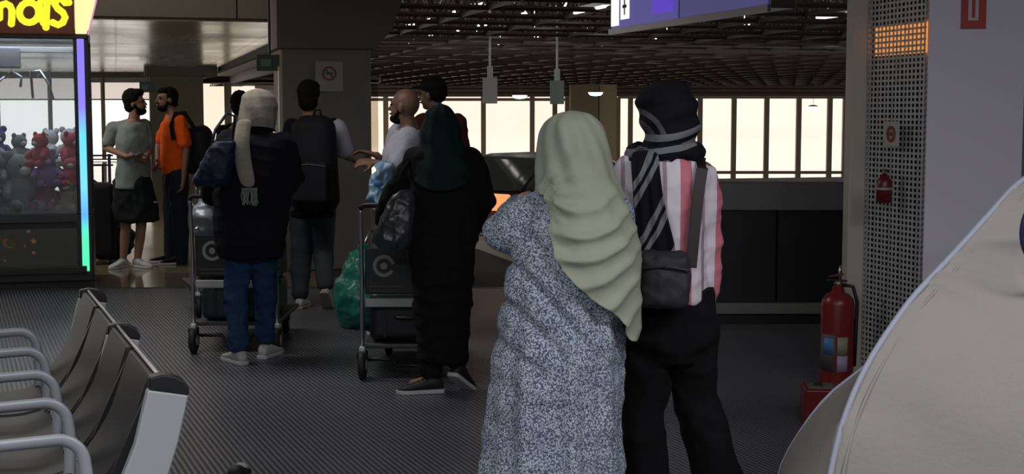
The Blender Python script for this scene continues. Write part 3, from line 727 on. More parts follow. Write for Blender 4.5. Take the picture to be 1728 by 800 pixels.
for k in range(4):
    r0, r1 = k * pw + .018, (k + 1) * pw - .018
    sheet([(.0, .815), (.028, .73), (.062, .63), (.11, .55), (.15, .50)], r0 + .012, r1 - .012, .035, 'backrest', m_lea)
    MB().beam(bl(.13, k * pw, .475), bl(.13, (k + 1) * pw, .475), .07, .05).build('lower_rail', m_alu, bn, bevel=.01)
    MB().prism([bl(-.02, r0 - .014, .80), bl(.01, r0 - .014, .81), bl(.15, r0 - .014, .50), bl(.12, r0 - .014, .49)], row * .02).build('side_trim', m_black, bn)
    sheet([(.19, .425), (.30, .40), (.45, .41), (.58, .435), (.62, .42)], r0, r1, .05, 'seat', m_lea)
    MB().beam(bl(-.022, r0, .80), bl(.14, r0, .44), .012, .02).build('seat_frame', m_alu, bn)
for k in (0, 2):
    MB().tube([bl(-.005, k * pw + .01, .822), bl(-.005, (k + 2) * pw - .02, .822)], .005).build('top_rail', mat('pinkish_chrome', (.75, .66, .64), .4, .2), bn, True)
def cap_at(r, w_):
    mb = MB(); pts = [(-.080, .765), (-.082, .785), (-.070, .808), (-.045, .823), (-.01, .830), (.025, .824), (.028, .79)]
    mb.prism([bl(a_, r, z_) for a_, z_ in pts], row * w_); mb.build('end_cap', m_black, bn, bevel=.006)
cap_at(-.05, .06); cap_at(2 * pw - .03, .05); cap_at(4 * pw - .0, .04)
for r in (-.05, 2 * pw - .03, 4 * pw):
    w_ = .045
    MB().prism([bl(.030, r, .79), bl(-.080, r, .768), bl(-.050, r, .64), bl(-.005, r, .50), bl(.05, r, .36), bl(.19, r, .36), bl(.125, r, .50), bl(.068, r, .64)], row * w_).build('end_panel', mat('pale_grey_end', (.40, .42, .43), .45, .1), bn, bevel=.006)
for k in range(5):
    r = k * pw - (.02 if k == 0 else 0); P = []
    base = [(.60, .655), (.45, .66), (.27, .665)]
    for f_, z_ in base: P.append(bl(f_, r, z_))
    for t in range(1, 8):
        an = t / 8 * pi / 2; P.append(bl(.27 - .07 * sin(an), r, .595 + .07 * cos(an)))
    P += [bl(.195, r, .56), bl(.20, r, .45), bl(.22, r, .36)]
    fr = [bl(.655, r, .40), bl(.655, r, .58)] + [bl(.60 + .055 * cos(t / 6 * pi / 2), r, .60 + .055 * sin(t / 6 * pi / 2)) for t in range(0, 6)]
    MB().tube(fr + P, .019, 12, True, .65).build('armrest', m_alu, bn, True)
MB().beam(bl(.30, -.03, .35), bl(.30, Lr + .03, .35), .07, .05).build('support_beam', m_alu, bn, bevel=.008)
for r in (.25 * Lr, .78 * Lr):
    l = MB(); l.beam(bl(.30, r, .33), bl(.30, r, .03), .05, .05); l.beam(bl(.0, r, .03), bl(.6, r, .03), .05, .04); l.build('leg', m_alu, bn, bevel=.008)

# ------------------------------------------------------------------ luggage trolleys
m_teal = mat('teal_board', (.016, .020, .021), .45)
def trolley(label, loc, rz, load=None):
    t = thing('luggage_trolley', label, 'luggage trolley', loc, rz); w = .27
    for s_ in (-1, 1):
        MB().tube([(w * s_, .0, .16), (w * s_, .01, .6), (w * s_, -.02, .96), (w * s_, -.04, 1.0)], .013).build('side_post', m_chrome, t, True)
        MB().box((w * s_, 0, .17), (.035, .05, .05)).build('post_clamp', mat('white_clamp', (.6, .62, .62), .4), t, bevel=.01)
    MB().tube([(-w, -.04, 1.0), (-w * .9, -.06, 1.02), (w * .9, -.06, 1.02), (w, -.04, 1.0)], .016).build('handlebar', m_black, t, True)
    MB().box2((-w + .02, .0, .50), (w - .02, .02, .77)).build('sign_board', m_teal, t, bevel=.008)
    lg = mat('grey_print', (.30, .30, .29), .5)
    MB().ring((-.14, -.004, .665), .054, .020, (0, 1, 0), a0=.5, a1=6.1).build('ring_logo', lg, t)
    MB().disc((-.14, -.004, .665), .020, (0, 1, 0)).build('logo_dot', lg, t)
    lt = MB(); lt.box((-.13, -.002, .545), (.2, .004, .008)); lt.box((-.14, -.002, .52), (.16, .004, .006)); lt.build('printed_lines', mat('brown_print', (.10, .075, .05), .5), t)
    lt = MB(); lt.box((.03, -.002, .69), (.02, .004, .02)); lt.box((.035, -.002, .655), (.03, .004, .03)); lt.build('small_marks', mat('brown_print', (.10, .075, .05), .5), t)
    MB().box2((-w + .02, -.01, .425), (w - .02, .02, .475)).build('cross_bar', mat('pale_bar', (.42, .44, .42), .45), t, bevel=.006)
    MB().box2((-w, .06, .17), (w, .95, .20)).build('platform', mat('trolley_grey', (.10, .10, .10), .5, .5), t, bevel=.008)
    MB().tube([(-w, .05, .11), (-.1, .05, .11), (-.08, .06, .07), (.08, .06, .07), (.1, .05, .11), (w, .05, .11)], .012).build('axle', m_black, t, True)
    for (x_, y_, rr) in ((-w, 0, .085), (w, 0, .085), (-w + .08, .85, .065), (w - .08, .85, .065)):
        ax = (V((0, 1, 0)), V((0, 0, 1)), V((1, 0, 0)))
        wh = MB().lathe((x_, y_, rr), [(-.022, rr * .8), (-.014, rr), (.014, rr), (.022, rr * .8)], 28, ax).build('wheel', mat('tyre', (.012, .012, .012), .6), t, True)
        MB().lathe((x_, y_, rr), [(-.026, rr * .4), (.026, rr * .4)], 20, ax).build('hub', m_alu, wh)
        MB().box((x_, y_ , rr + .06), (.06, .07, .05)).build('fork', m_black, t, bevel=.01)
    MB().tube([(-w + .02, .03, .8), (-w + .02, .33, .84), (w - .02, .33, .84), (w - .02, .03, .8)], .008).build('basket_rim', m_chrome, t, True)
    bs = MB()
    for k in range(9): bs.tube([(-w + .04 + k * .0575, .05, .8), (-w + .05 + k * .055, .08, .72), (-w + .05 + k * .055, .28, .74), (-w + .04 + k * .0575, .33, .84)], .003, 6)
    bs.build('basket', m_chrome, t); return t
t1 = G(398, 596); trolley('luggage trolley pushed by the woman in the cream headscarf', (t1.x, t1.y, 0), 0.0)
t2 = G(690, 640); trolley('luggage trolley pushed by the woman in black, beside the green bundle', (t2.x, t2.y, 0), 0.0)
t3 = G(338, 538); t3 = V((-2.13, 10.8, 0)); trolley('luggage trolley mostly hidden behind the left one, at the orange-shirted man', (t3.x, t3.y, 0), .35)
def suitcase(label, c, dims, col, rz=0, name='suitcase'):
    t = thing(name, label, 'suitcase', c, rz); d = dims
    m = mat('case_%d' % (len(MATS)), col, .5, var=.1)
    rbox((0, 0, d[2] / 2), d, 'shell', m, t, min(d) * .18)
    z = MB(); z.box((0, 0, d[2] / 2), (d[0] * 1.006, .012, d[2] * 1.006)); z.build('zip', m_black, t, bevel=.003)
    MB().tube([(-.08, -d[1] / 2, d[2] * .5), (-.07, -d[1] / 2 - .03, d[2] * .5), (.07, -d[1] / 2 - .03, d[2] * .5), (.08, -d[1] / 2, d[2] * .5)], .01).build('carry_handle', m_black, t, True)
    for xx in (-1, 1): MB().box((xx * d[0] * .3, -d[1] / 2 - .004, d[2] * .5), (.012, .01, d[2] * .8)).build('rib', m_black, t)
    return t
suitcase('dark teal suitcase lying low on the left luggage trolley', (t1.x, t1.y + .38, .205), (.47, .62, .23), (.012, .035, .042))
suitcase('navy suitcase stacked above the teal one on the left trolley', (t1.x + .02, t1.y + .42, .44), (.44, .5, .26), (.014, .018, .03))
suitcase('black suitcase lying on the trolley of the woman in black', (t2.x, t2.y + .38, .205), (.48, .62, .3), (.010, .011, .016))
suitcase('dark grey suitcase standing on top of the load on the centre trolley', (t2.x + .02, t2.y + .42, .508), (.44, .4, .3), (.035, .04, .045))
suitcase('black upright suitcase on the trolley behind the orange-shirted man', (t3.x - .4 * sin(.35), t3.y + .4 * cos(.35), .205), (.42, .3, .6), (.012, .012, .014), .35)
# plastic bag on the left trolley
def crumple(name, label, cat, loc, prims, m, voxel=.012, disp=.05, ds=.12, sub='bag_body'):
    t = thing(name, label, cat, loc); q = MB()
    for p in prims: q.ell(*p)
    remesh(q, sub, m, t, voxel, 2, disp, ds, seed=len(label)); return t
pb1 = W(348, 400, t1.y + .16)
cb = crumple('plastic_bag', 'crumpled grey-white plastic bag in the basket of the left trolley', 'bag', pb1, [((0, 0, .12), (.07, .09, .13)), ((.02, 0, .2), (.045, .06, .09)), ((-.02, .01, .22), (.03, .03, .06))], mat('translucent_plastic', (.25, .29, .31), .25, spec=.7, var=.4, vscale=12), .012, .016)
MB().tube([(-.03, 0, .26), (-.035, 0, .30), (0, 0, .32), (.02, 0, .27)], .006).build('bag_handle', mat('white_clamp', (.6, .62, .62), .4), cb, True)
# green wrapped bundle
gb = G(592, 556)
mgr = mat('green_film', (.020, .20, .135), .3, bump=.6, bscale=16, var=.45, vscale=9, spec=.7)
gt = crumple('wrapped_bundle', 'big green plastic-wrapped bundle beside the centre trolley', 'bag', (gb.x + .03, gb.y + .12, 0), [((.03, 0, .22), (.19, .24, .22)), ((.06, 0, .36), (.15, .2, .22)), ((.02, .02, .12), (.17, .22, .13))], mgr, .014, .012, .16, 'bundle')
MB().tube([(.02, -.05, .54), (.03, -.06, .6), (.08, -.04, .6), (.1, 0, .54)], .012).build('bundle_knot', mgr, gt, True)

# ------------------------------------------------------------------ people
m_skin = mat('warm_skin', (.30, .165, .105), .55, var=.08)
m_skin2 = mat('brown_skin', (.20, .105, .07), .5, var=.08)
m_skin3 = mat('light_skin', (.42, .26, .19), .55, var=.08)
m_hair = mat('black_hair', (.009, .008, .007), .85, bump=.4, bscale=120, spec=.12)
m_white_shoe = mat('white_shoe', (.50, .50, .49), .55, var=.1, vscale=20)
m_sole = mat('white_sole', (.55, .54, .54), .6)
m_jet = cloth('black_cloth', (.010, .010, .011))
def axes(f, tilt=0.):
    w = V((-sin(f), cos(f), 0)); r = V((cos(f), sin(f), 0)); u = V((0, 0, 1))
    u2 = u * cos(tilt) + w * sin(tilt); w2 = w * cos(tilt) - u * sin(tilt); return r, w2, u2
def loft_torso(mb, p, n, f, prof, k=24, e=2.3):
    r = V((cos(f), sin(f), 0)); w = V((-sin(f), cos(f), 0)); rings = []
    N_ = 14
    for i in range(N_ + 1):
        t = i / N_; c = p.lerp(n, t)
        for a_, b_ in zip(prof[:-1], prof[1:]):
            if a_[0] <= t <= b_[0]:
                s = (t - a_[0]) / (b_[0] - a_[0]); s = s * s * (3 - 2 * s); rx = a_[1] + (b_[1] - a_[1]) * s; ry = a_[2] + (b_[2] - a_[2]) * s
        rings.append(mb.ering(c, r * rx, w * ry, k, e))
    return mb.loft(rings)
def hand(mb, w, d, nrm, curl=.5, s=1.0, side=1):
    """palm and five fingers; d = finger direction, nrm = the way the fingers curl"""
    d = V(d).normalized(); nrm = (V(nrm) - d * V(nrm).dot(d)).normalized(); x = d.cross(nrm) * side
    pl = .085 * s
    mb.loft([mb.ering(w + d * (pl * t), x * (a_ * s), nrm * (b_ * s), 14) for t, a_, b_ in ((-.15, .024, .019), (.15, .032, .018), (.6, .039, .016), (1.0, .038, .013), (1.08, .03, .008))])
    for i, ln in enumerate((.070, .078, .073, .058)):
        o = w + d * pl * .98 + x * ((-.029 + .0195 * i) * s); p = o; an = curl * .5; r0 = .0088 * s
        for k in range(3):
            l = ln * s * (.44, .31, .25)[k]; dr = d * cos(an) + nrm * sin(an) + x * (i - 1.5) * .06; q = p + dr.normalized() * l; mb.caps(p, r0, q, r0 * .92, 10); p = q; r0 *= .92; an += curl * .75
    p = w + d * pl * .25 - x * .026 * s; q = p + (d * .55 - x * .75 + nrm * .35).normalized() * .036 * s; mb.caps(p, .0125 * s, q, .0105 * s, 10)
    q2 = q + (d * .85 - x * .2 + nrm * (.2 + curl * .4)).normalized() * .034 * s; mb.caps(q, .0102 * s, q2, .0085 * s, 10); return mb
def head(mb, c, ax, s=1.0):
    r, w, u = ax; q = lambda a_, b_, c_: c + r * (a_ * s) + w * (b_ * s) + u * (c_ * s); sc = lambda *t: [x * s for x in t]
    mb.ell(q(0, -.012, .025), sc(.076, .098, .098), ax, 24, 16); mb.ell(q(0, .022, -.035), sc(.060, .070, .075), ax, 20, 12); mb.ell(q(0, .045, -.088), sc(.034, .035, .026), ax)
    mb.caps(q(0, .088, .008), .009 * s, q(0, .108, -.026), .014 * s, 10); mb.ell(q(0, .085, -.058), sc(.024, .014, .010), ax, 12, 8); mb.ell(q(0, .078, .022), sc(.052, .018, .012), ax)
    for k in (-1, 1): mb.ell(q(.078 * k, -.012, -.012), sc(.010, .020, .032), ax, 12, 8)
def face(c, ax, par, brow=m_hair, s=1.0):
    r, w, u = ax; q = lambda a_, b_, c_: c + r * (a_ * s) + w * (b_ * s) + u * (c_ * s)
    for k in (-1, 1):
        MB().ell(q(.030 * k, .082, .006), (.013 * s, .010 * s, .008 * s), ax, 12, 8).build('eye', mat('eye_dark', (.03, .025, .02), .3), par, True)
        MB().caps(q(.014 * k, .093, .026), .004 * s, q(.045 * k, .082, .027), .003 * s, 8).build('eyebrow', brow, par, True)
    MB().ell(q(0, .097, -.058), (.022 * s, .005 * s, .007 * s), ax, 12, 8).build('lips', mat('lip_tone', (.28, .10, .08), .5), par, True)
def hair(c, ax, par, m=m_hair, vol=1.0, beard=0, top=.0, name='hair', low=-.07):
    r, w, u = ax; q = lambda a_, b_, c_: c + r * a_ + w * b_ + u * c_
    h = MB(); h.ell(q(0, -.030, .040 + top), (.083 * vol, .092 * vol, .094 * vol), ax, 24, 16); h.ell(q(0, .03, .085 + top), (.065 * vol, .06 * vol, .04 * vol), ax); h.ell(q(0, -.042, .005), (.079, .078, .06), ax); h.ell(q(0, -.046, -.028 if low < -.05 else 0), (.070, .072, .062), ax)
    remesh(h, name, m, par, .008, 2, .004, .03)
    if beard:
        b = MB(); b.ell(q(0, .035, -.088), (.056, .062, .038), ax); b.ell(q(0, .088, -.044), (.03, .014, .008), ax)
        for k in (-1, 1): b.caps(q(.064 * k, .0, -.02), .014, q(.045 * k, .04, -.08), .018, 10)
        remesh(b, 'beard', m, par, .007, 1, .002, .03)
def shoe(par, heel, d, m, sole=m_sole, L=.275, pitch=0., name='shoe', lace=None, wd=.1):
    """heel = ground point under the heel, d = toe direction, pitch lifts the heel"""
    d = V(d).normalized(); x = d.cross(V((0, 0, 1))).normalized(); u = V((0, 0, 1))
    dd = d * cos(pitch) - u * sin(pitch); uu = u * cos(pitch) + d * sin(pitch)
    h0 = heel + u * sin(pitch) * L * .75
    up = MB(); rings = []
    for t, w_, z_, b_ in ((-.02, .022, .060, .02), (.03, .030, .085, .018), (.14, .036, .098, .018), (.27, .038, .098, .018), (.42, .039, .080, .018), (.58, .042, .064, .018), (.75, .044, .052, .018), (.90, .037, .042, .018), (.98, .020, .032, .02), (1.0, .008, .026, .022)):
        c = h0 + dd * (L * t) + uu * ((z_ + b_) / 2); rings.append(up.ering(c, x * (w_ * wd / .1), uu * ((z_ - b_) / 2), 18, 2.4))
    up.loft(rings); o = up.build(name, m, par, True)
    so = MB(); rings = []
    for t, w_ in ((-.05, .02), (-.02, .034), (.1, .040), (.3, .040), (.5, .042), (.72, .049), (.9, .042), (.99, .024), (1.03, .008)):
        c = h0 + dd * (L * t) + uu * .012; rings.append([c + x * w_ - uu * .011, c + x * w_ + uu * .012, c - x * w_ + uu * .012, c - x * w_ - uu * .011])
    so.loft(rings).build('sole', sole, o, bevel=.004)
    la = MB()
    for k in range(4):
        t = .36 + k * .085; z_ = .090 - k * .0105; c = h0 + dd * (L * t) + uu * z_; la.tube([c - x * .022 - uu * .006, c + uu * .002, c + x * .022 - uu * .006], .0035, 6)
    la.build('laces', lace or m_sole, o, True)
    return o
class Person:
    def __init__(s, Y, px, label, f=0., hf=None, tilt=0., skin=m_skin, group=None):
        s.Y = Y; s.base = V((W(px, 400, Y).x, Y, 0)); s.f = f; s.hf = f if hf is None else hf; s.skin = skin
        s.t = thing('person', label, 'person', s.base, 0, group); s.tilt = tilt; s.j = {}
    def P(s, px, py, dy=0.): return W(px, py, s.Y + dy) - s.base
    def joints(s, **k):
        for n, v in k.items(): s.j[n] = s.P(*v)
    def body(s, handl=None, handr=None, bulk=1., vox=.0075, waist=.13, sh=.0, hs=1.):
        j = s.j; mb = MB(); s.ax = axes(s.hf, s.tilt); s.hs = hs
        head(mb, j['head'], s.ax, hs); u = s.ax[2]
        mb.caps(j['head'] - u * .06 - s.ax[1] * .015, .054, j['neck'], .058)
        pel = (j['hipl'] + j['hipr']) / 2; s.pel = pel
        b = bulk
        loft_torso(mb, pel - V((0, 0, .06)), j['neck'], s.f, [(0, .12 * b, .09 * b), (.15, .165 * b, .115 * b), (.42, waist * b, .095 * b), (.75, .155 * b, .11 * b), (.92, .12 * b, .08 * b), (1, .05, .05)])
        for k in 'lr':
            mb.caps(j['neck'] - V((0, 0, .03)), .05, j['sh' + k], .052 * b); mb.caps(j['sh' + k], .052 * b, j['el' + k], .037); mb.caps(j['el' + k], .037, j['wr' + k], .025)
            mb.caps(pel.lerp(j['hip' + k], .7), .095 * b, j['hip' + k], .09 * b); mb.caps(j['hip' + k], .085 * b, j['kn' + k], .052); mb.caps(j['kn' + k], .052, j['kn' + k].lerp(j['an' + k], .35) - s.ax[1] * 0, .05); mb.caps(j['kn' + k].lerp(j['an' + k], .35), .05, j['an' + k], .033)
            td = s.toe.get(k, V((-sin(s.f), cos(s.f), 0))); a_ = j['an' + k]; mb.caps(a_ - V((0, 0, .02)), .032, a_ + td * .13 - V((0, 0, min(.05, max(0, a_.z - .03)))), .022)
            hd = handl if k == 'l' else handr
            dflt = (j['wr' + k] - j['el' + k]).normalized()
            hd = hd or (dflt, V((-sin(s.f), cos(s.f), 0)) if abs(dflt.z) > .5 else V((0, 0, -1)), .6)
            hand(mb, j['wr' + k] + V(hd[0]).normalized() * .018, hd[0], hd[1], hd[2], 1.0, 1 if k == 'l' else -1)
        return remesh(mb, 'body', s.skin, s.t, vox, 2)
    toe = {}
    def top(s, m, hem=0.02, sleeve='short', slack=.02, name='shirt', bulk=1., disp=.006, width=1., sr=.064, vox=.011, cuff=.048, fn=None, belly=.0, z0=-.1):
        j = s.j; mb = MB(); pel = s.pel + V((0, 0, z0)); b = bulk
        top_ = j['neck'] - V((0, 0, .035))
        loft_torso(mb, pel, top_, s.f, [(0, .175 * b, .13 * b), (.2, .165 * b, .125 * b + belly), (.45, .155 * b, .12 * b + belly), (.72, .172 * b, .13 * b), (.9, .15 * b, .10 * b), (1, .085, .075)])
        for k in 'lr':
            mb.caps(j['neck'] - V((0, 0, .06)), .062, j['sh' + k] - V((0, 0, .008)), .064 * b); S_, E, W_ = j['sh' + k], j['el' + k], j['wr' + k]
            if sleeve == 'short': mb.caps(S_, sr, S_.lerp(E, .72), sr * .93)
            else: mb.caps(S_, sr, E, (sr + cuff) / 2); mb.caps(E, (sr + cuff) / 2, E.lerp(W_, .93), cuff)
        return remesh(mb, name, m, s.t, vox, 3, disp, .13, fn=fn, seed=int(s.Y * 10))
    def legs(s, m, r=(.105, .075, .060), name='trousers', to=1.0, disp=.007, vox=.011, seat=.165, wz=.06):
        j = s.j; mb = MB(); pel = s.pel
        loft_torso(mb, pel - V((0, 0, .11)), pel + V((0, 0, wz)), s.f, [(0, seat * .85, .11), (.4, seat, .13), (1, seat * .92, .115)])
        for k in 'lr':
            h, kn, an = j['hip' + k], j['kn' + k], j['an' + k]
            if to <= .5: mb.caps(h, r[0], h.lerp(kn, to * 2), r[1]); continue
            mb.caps(h, r[0], kn, r[1]); e = kn.lerp(an, (to - .5) * 2); mb.caps(kn, r[1], e, r[2])
        return remesh(mb, name, m, s.t, vox, 3, disp, .14, seed=int(s.Y * 7))
    def shoes(s, m, L=.27, pl=0., pr=0., dl=None, dr=None, sole=m_sole, lace=None, name='shoe'):
        fw = V((-sin(s.f), cos(s.f), 0))
        for k, pt, d in (('l', pl, dl), ('r', pr, dr)):
            d = V(d).normalized() if d is not None else fw; a_ = s.j['an' + k]; shoe(s.t, V((a_.x, a_.y, 0)) - d * .055, d, m, sole, L, pt, name, lace)
def table_loft(P, rows, e=2.2, n=64, cyo=0., sub=6):
    """P = person; rows (py, pxl, pxr, half depth, dy): a closed skin through pixel-measured silhouettes at the person's own distance"""
    R_ = []
    for py, a_, b_, ry, dy in rows:
        A = P.P(a_, py, dy); B = P.P(b_, py, dy); R_.append(((A + B) / 2, abs(B.x - A.x) / 2, ry))
    out = []; mb = MB()
    def cr(p0, p1, p2, p3, t): return .5 * ((2 * p1) + (-p0 + p2) * t + (2 * p0 - 5 * p1 + 4 * p2 - p3) * t * t + (-p0 + 3 * p1 - 3 * p2 + p3) * t ** 3)
    for i in range(len(R_) - 1):
        q = [R_[max(0, i - 1)], R_[i], R_[i + 1], R_[min(len(R_) - 1, i + 2)]]
        for k in range(sub):
            t = k / sub; out.append(tuple(cr(q[0][m_], q[1][m_], q[2][m_], q[3][m_], t) for m_ in range(3)))
    out.append(R_[-1])
    return mb.loft([mb.ering(c, V((rx, 0, 0)), V((0, ry, 0)), n, e) for c, rx, ry in out])
def scarf_shell(P, rows, bottom, name, m, th=.006, n=96, nv=60, fold=None, e=2.1, par=None):
    """open cloth skin from the crown down; bottom(phi) gives the hem height; fold(x, z, phi) moves the cloth outwards"""
    R_ = []
    for py, a_, b_, ry, dy in rows:
        A = P.P(a_, py, dy); B = P.P(b_, py, dy); R_.append((A.z, (A.x + B.x) / 2, A.y, abs(B.x - A.x) / 2, ry))
    R_ = np.array(R_); zz = R_[::-1, 0]
    def samp(z): return [np.interp(z, zz, R_[::-1, k]) for k in (1, 2, 3, 4)]
    sm = [np.array(samp(z)) for z in np.linspace(zz[0], zz[-1], 161)]; sm = np.array(sm)
    for _ in range(10): sm[1:-4] = (sm[:-5] + sm[1:-4] * 2 + sm[2:-3]) / 4
    zg = np.linspace(zz[0], zz[-1], 161)
    vs = []; fs = []; zt = zz[-1]
    for i in range(nv + 1):
        for k in range(n):
            ph = 2 * pi * k / n; zb2 = bottom(ph); t = i / nv; t2 = t if i > 0 else 0
            z = zt - (zt - zb2) * (t ** 1.25)
            cx, cy, rx, ry = [np.interp(z, zg, sm[:, q]) for q in range(4)]
            c_, s_ = cos(ph), sin(ph); ex = math.copysign(abs(c_) ** (2 / e), c_); ey = math.copysign(abs(s_) ** (2 / e), s_)
            x = cx + rx * ex; y = cy + ry * ey
            if fold: o = fold(x, z, ph); x += c_ * o; y += s_ * o
            vs.append((x, y, z))
    for i in range(nv):
        for k in range(n): j = (k + 1) % n; fs.append((i * n + k, i * n + j, (i + 1) * n + j, (i + 1) * n + k))
    vs.append((sm[-1][0], sm[-1][1], zt + .001)); c = len(vs) - 1
    for k in range(n): fs.append((k, (k + 1) % n, c))
    o = MB().add(vs, fs).build(name, m, par or P.t, True)
    so = o.modifiers.new('s', 'SOLIDIFY'); so.thickness = th; so.offset = -1; return o
def backpack(P, c, d, m, straps=True, rz=0., name='backpack', label=None):
    t = thing(name, label or 'backpack', 'backpack', P.base + c, rz)
    b = MB(); b.box((0, 0, 0), d); o = b.build('bag_body', m, t); 
    bv = o.modifiers.new('b', 'BEVEL'); bv.width = min(d) * .42; bv.segments = 5; o.data.polygons.foreach_set('use_smooth', [True] * 6)
    for v_ in o.data.vertices:
        if v_.co.z > 0: v_.co.x *= .84; v_.co.y *= .8
    rbox((0, -d[1] / 2 - .02, -d[2] * .18), (d[0] * .72, .06, d[2] * .42), 'front_pocket', m, t, .025)
    z = MB(); z.tube([(-d[0] * .33, -d[1] / 2 - .052, -d[2] * .02), (0, -d[1] / 2 - .054, 0), (d[0] * .33, -d[1] / 2 - .052, -d[2] * .02)], .004, 6); z.build('zip', mat('zip_grey', (.08, .08, .08), .4), t)
    MB().tube([(-.03, d[1] / 2 - .02, d[2] / 2 - .01), (-.02, d[1] / 2 - .02, d[2] / 2 + .04), (.02, d[1] / 2 - .02, d[2] / 2 + .04), (.03, d[1] / 2 - .02, d[2] / 2 - .01)], .009).build('top_loop', m, t, True)
    return t
def strap(P, pts, w, m, name='strap', par=None, th=.008):
    pts = [V(p) for p in pts]; mb = MB(); rings = []
    for i, p in enumerate(pts):
        d = (pts[min(i + 1, len(pts) - 1)] - pts[max(i - 1, 0)]).normalized(); y = V((0, 1, 0)); s_ = d.cross(y)
        s_ = s_.normalized() if s_.length > .3 else V((1, 0, 0)); nn = s_.cross(d).normalized()
        rings.append([p + s_ * w / 2 - nn * th / 2, p + s_ * w / 2 + nn * th / 2, p - s_ * w / 2 + nn * th / 2, p - s_ * w / 2 - nn * th / 2])
    mb.loft(rings); return mb.build(name, m, par or P.t, bevel=.002)

def toes(P, l, r): P.toe = {'l': V(l).normalized(), 'r': V(r).normalized()}

# --- man in grey-green T-shirt and black shorts, facing right
p = Person(14.2, 226, 'man in grey T-shirt and black shorts looking down at a phone', f=R(-125), hf=R(-92), tilt=-.12, skin=m_skin)
p.joints(head=(229, 174), neck=(226, 201), shl=(191, 216), shr=(244, 212, .1), ell=(180, 250, -.02), elr=(251, 255, .02), wrl=(214, 264, -.22), wrr=(243, 270, -.16), hipl=(212, 318), hipr=(238, 318), knl=(212, 386), knr=(238, 384, .02), anl=(208, 438), anr=(232, 440, .03))
toes(p, (-.35, -.9, 0), (.75, -.6, 0)); p.body(handl=(V((1, -.15, .05)), V((0, .3, 1)), .5), handr=(V((-.6, -.5, .2)), V((0, 0, 1)), .7), hs=.95); face(p.j['head'], p.ax, p.t); hair(p.j['head'], p.ax, p.t, beard=1, vol=1.05, top=.012)
p.top(cloth('sage_grey_tee', (.23, .26, .235)), bulk=1.10, sr=.068, name='t_shirt', z0=.0, disp=.004); remesh(table_loft(p, [(298, 198, 250, .12, 0), (306, 195, 254, .14, 0), (325, 192, 259, .16, 0), (350, 192, 264, .17, 0), (369, 195, 267, .17, 0), (373, 198, 264, .16, 0)]), 'shorts', cloth('black_shorts_cloth', (.012, .014, .015)), p.t, .012, 2, .01, .16)
p.shoes(m_white_shoe, dl=(-.35, -.9, 0), dr=(.75, -.6, 0)); pm = p
MB().box(p.P(262, 341, -.06), (.03, .006, .012)).build('white_emblem', m_sole, p.t)
q = p.P(236, 265, -.26); ph = thing('phone', 'dark phone in the hand of the man in grey T-shirt', 'phone', p.base + q); MB().box((0, 0, .012), (.14, .07, .011), axes(.2)).build('phone_body', m_black, ph, bevel=.003); MB().box((0, 0, .019), (.125, .062, .002), axes(.2)).build('screen', mat('dark_glass', (.02, .02, .03), .1), ph)
# --- man in orange
p = Person(14.6, 296, 'bearded man in orange T-shirt and dark trousers facing left', f=R(100), hf=R(124), tilt=-.03, skin=m_skin2)
p.joints(head=(281, 168), neck=(293, 194), shl=(288, 203, .17), shr=(303, 205, -.17), ell=(268, 246, .2), elr=(315, 254, -.2), wrl=(266, 270, .02), wrr=(310, 299, -.24), hipl=(293, 300, .09), hipr=(300, 300, -.09), knl=(290, 372, .1), knr=(304, 372, -.09), anl=(288, 438, .1), anr=(306, 441, -.1))
toes(p, (-1, -.2, 0), (-1, -.3, 0)); p.body(); face(p.j['head'], p.ax, p.t); hair(p.j['head'], p.ax, p.t, beard=1, vol=1.0)
p.top(cloth('vivid_orange_tee', (.85, .12, .012), var=.12), bulk=1.0, sr=.07, name='t_shirt', belly=.02, z0=.05); p.legs(cloth('navy_trouser_cloth', (.018, .022, .032)), r=(.11, .082, .066))
p.shoes(m_jet, dl=(-1, -.2, 0), dr=(-1, -.3, 0)); po = p
bk = backpack(p, p.P(336, 252, 0), (.30, .34, .52), cloth('black_pack_nylon', (.013, .014, .018), .7), rz=R(80), label='black backpack on the back of the man in orange')
strap(p, [p.P(327, 215, -.16), p.P(311, 190, -.19), p.P(296, 192, -.21), p.P(289, 212, -.23), p.P(293, 236, -.22)], .045, m_jet, 'backpack_strap')
# --- man in black T-shirt with backpack
p = Person(11.2, 526, 'man with a black backpack, grey jeans and white shoes, walking away', f=R(-6), hf=R(-12), skin=m_skin)
p.joints(head=(523, 168), neck=(524, 199), shl=(494, 215), shr=(563, 214), ell=(484, 262, .04), elr=(584, 262, .1), wrl=(484, 305, .2), wrr=(612, 275, .3), hipl=(510, 345), hipr=(543, 345), knl=(508, 428, .02), knr=(546, 425, .06), anl=(507, 502), anr=(549, 486, -.12))
toes(p, (-.1, 1, 0), (.1, 1, 0)); p.body(handr=(V((1, .5, .05)), V((0, .2, -1)), .4)); hair(p.j['head'], p.ax, p.t, vol=1.03, top=.02)
p.top(m_jet, bulk=1.04, sr=.070, name='black_vest')
MB().caps(p.j['shr'] + V((.02, 0, -.02)), .086, p.j['shr'].lerp(p.j['elr'], .76), .080).build('white_sleeve', cloth('white_tee', (.50, .50, .58)), p.t, True)
p.legs(cloth('grey_denim', (.055, .062, .070)), r=(.110, .080, .064), to=.94)
p.shoes(m_white_shoe, pr=.75, sole=mat('off_white_sole', (.35, .33, .28), .6)); pk = p
mnp = cloth('black_pack_nylon', (.013, .014, .018), .7)
backpack(p, p.P(531, 276, -.27), (.385, .26, .74), mnp, rz=R(-6), label='large black backpack worn by the man in grey jeans')
strap(p, [p.P(500, 222, -.18), p.P(502, 205, -.06), p.P(505, 215, .14), p.P(506, 260, .16)], .06, m_jet, 'backpack_strap'); strap(p, [p.P(554, 222, -.18), p.P(552, 205, -.06), p.P(550, 215, .14), p.P(550, 260, .16)], .06, m_jet, 'backpack_strap')
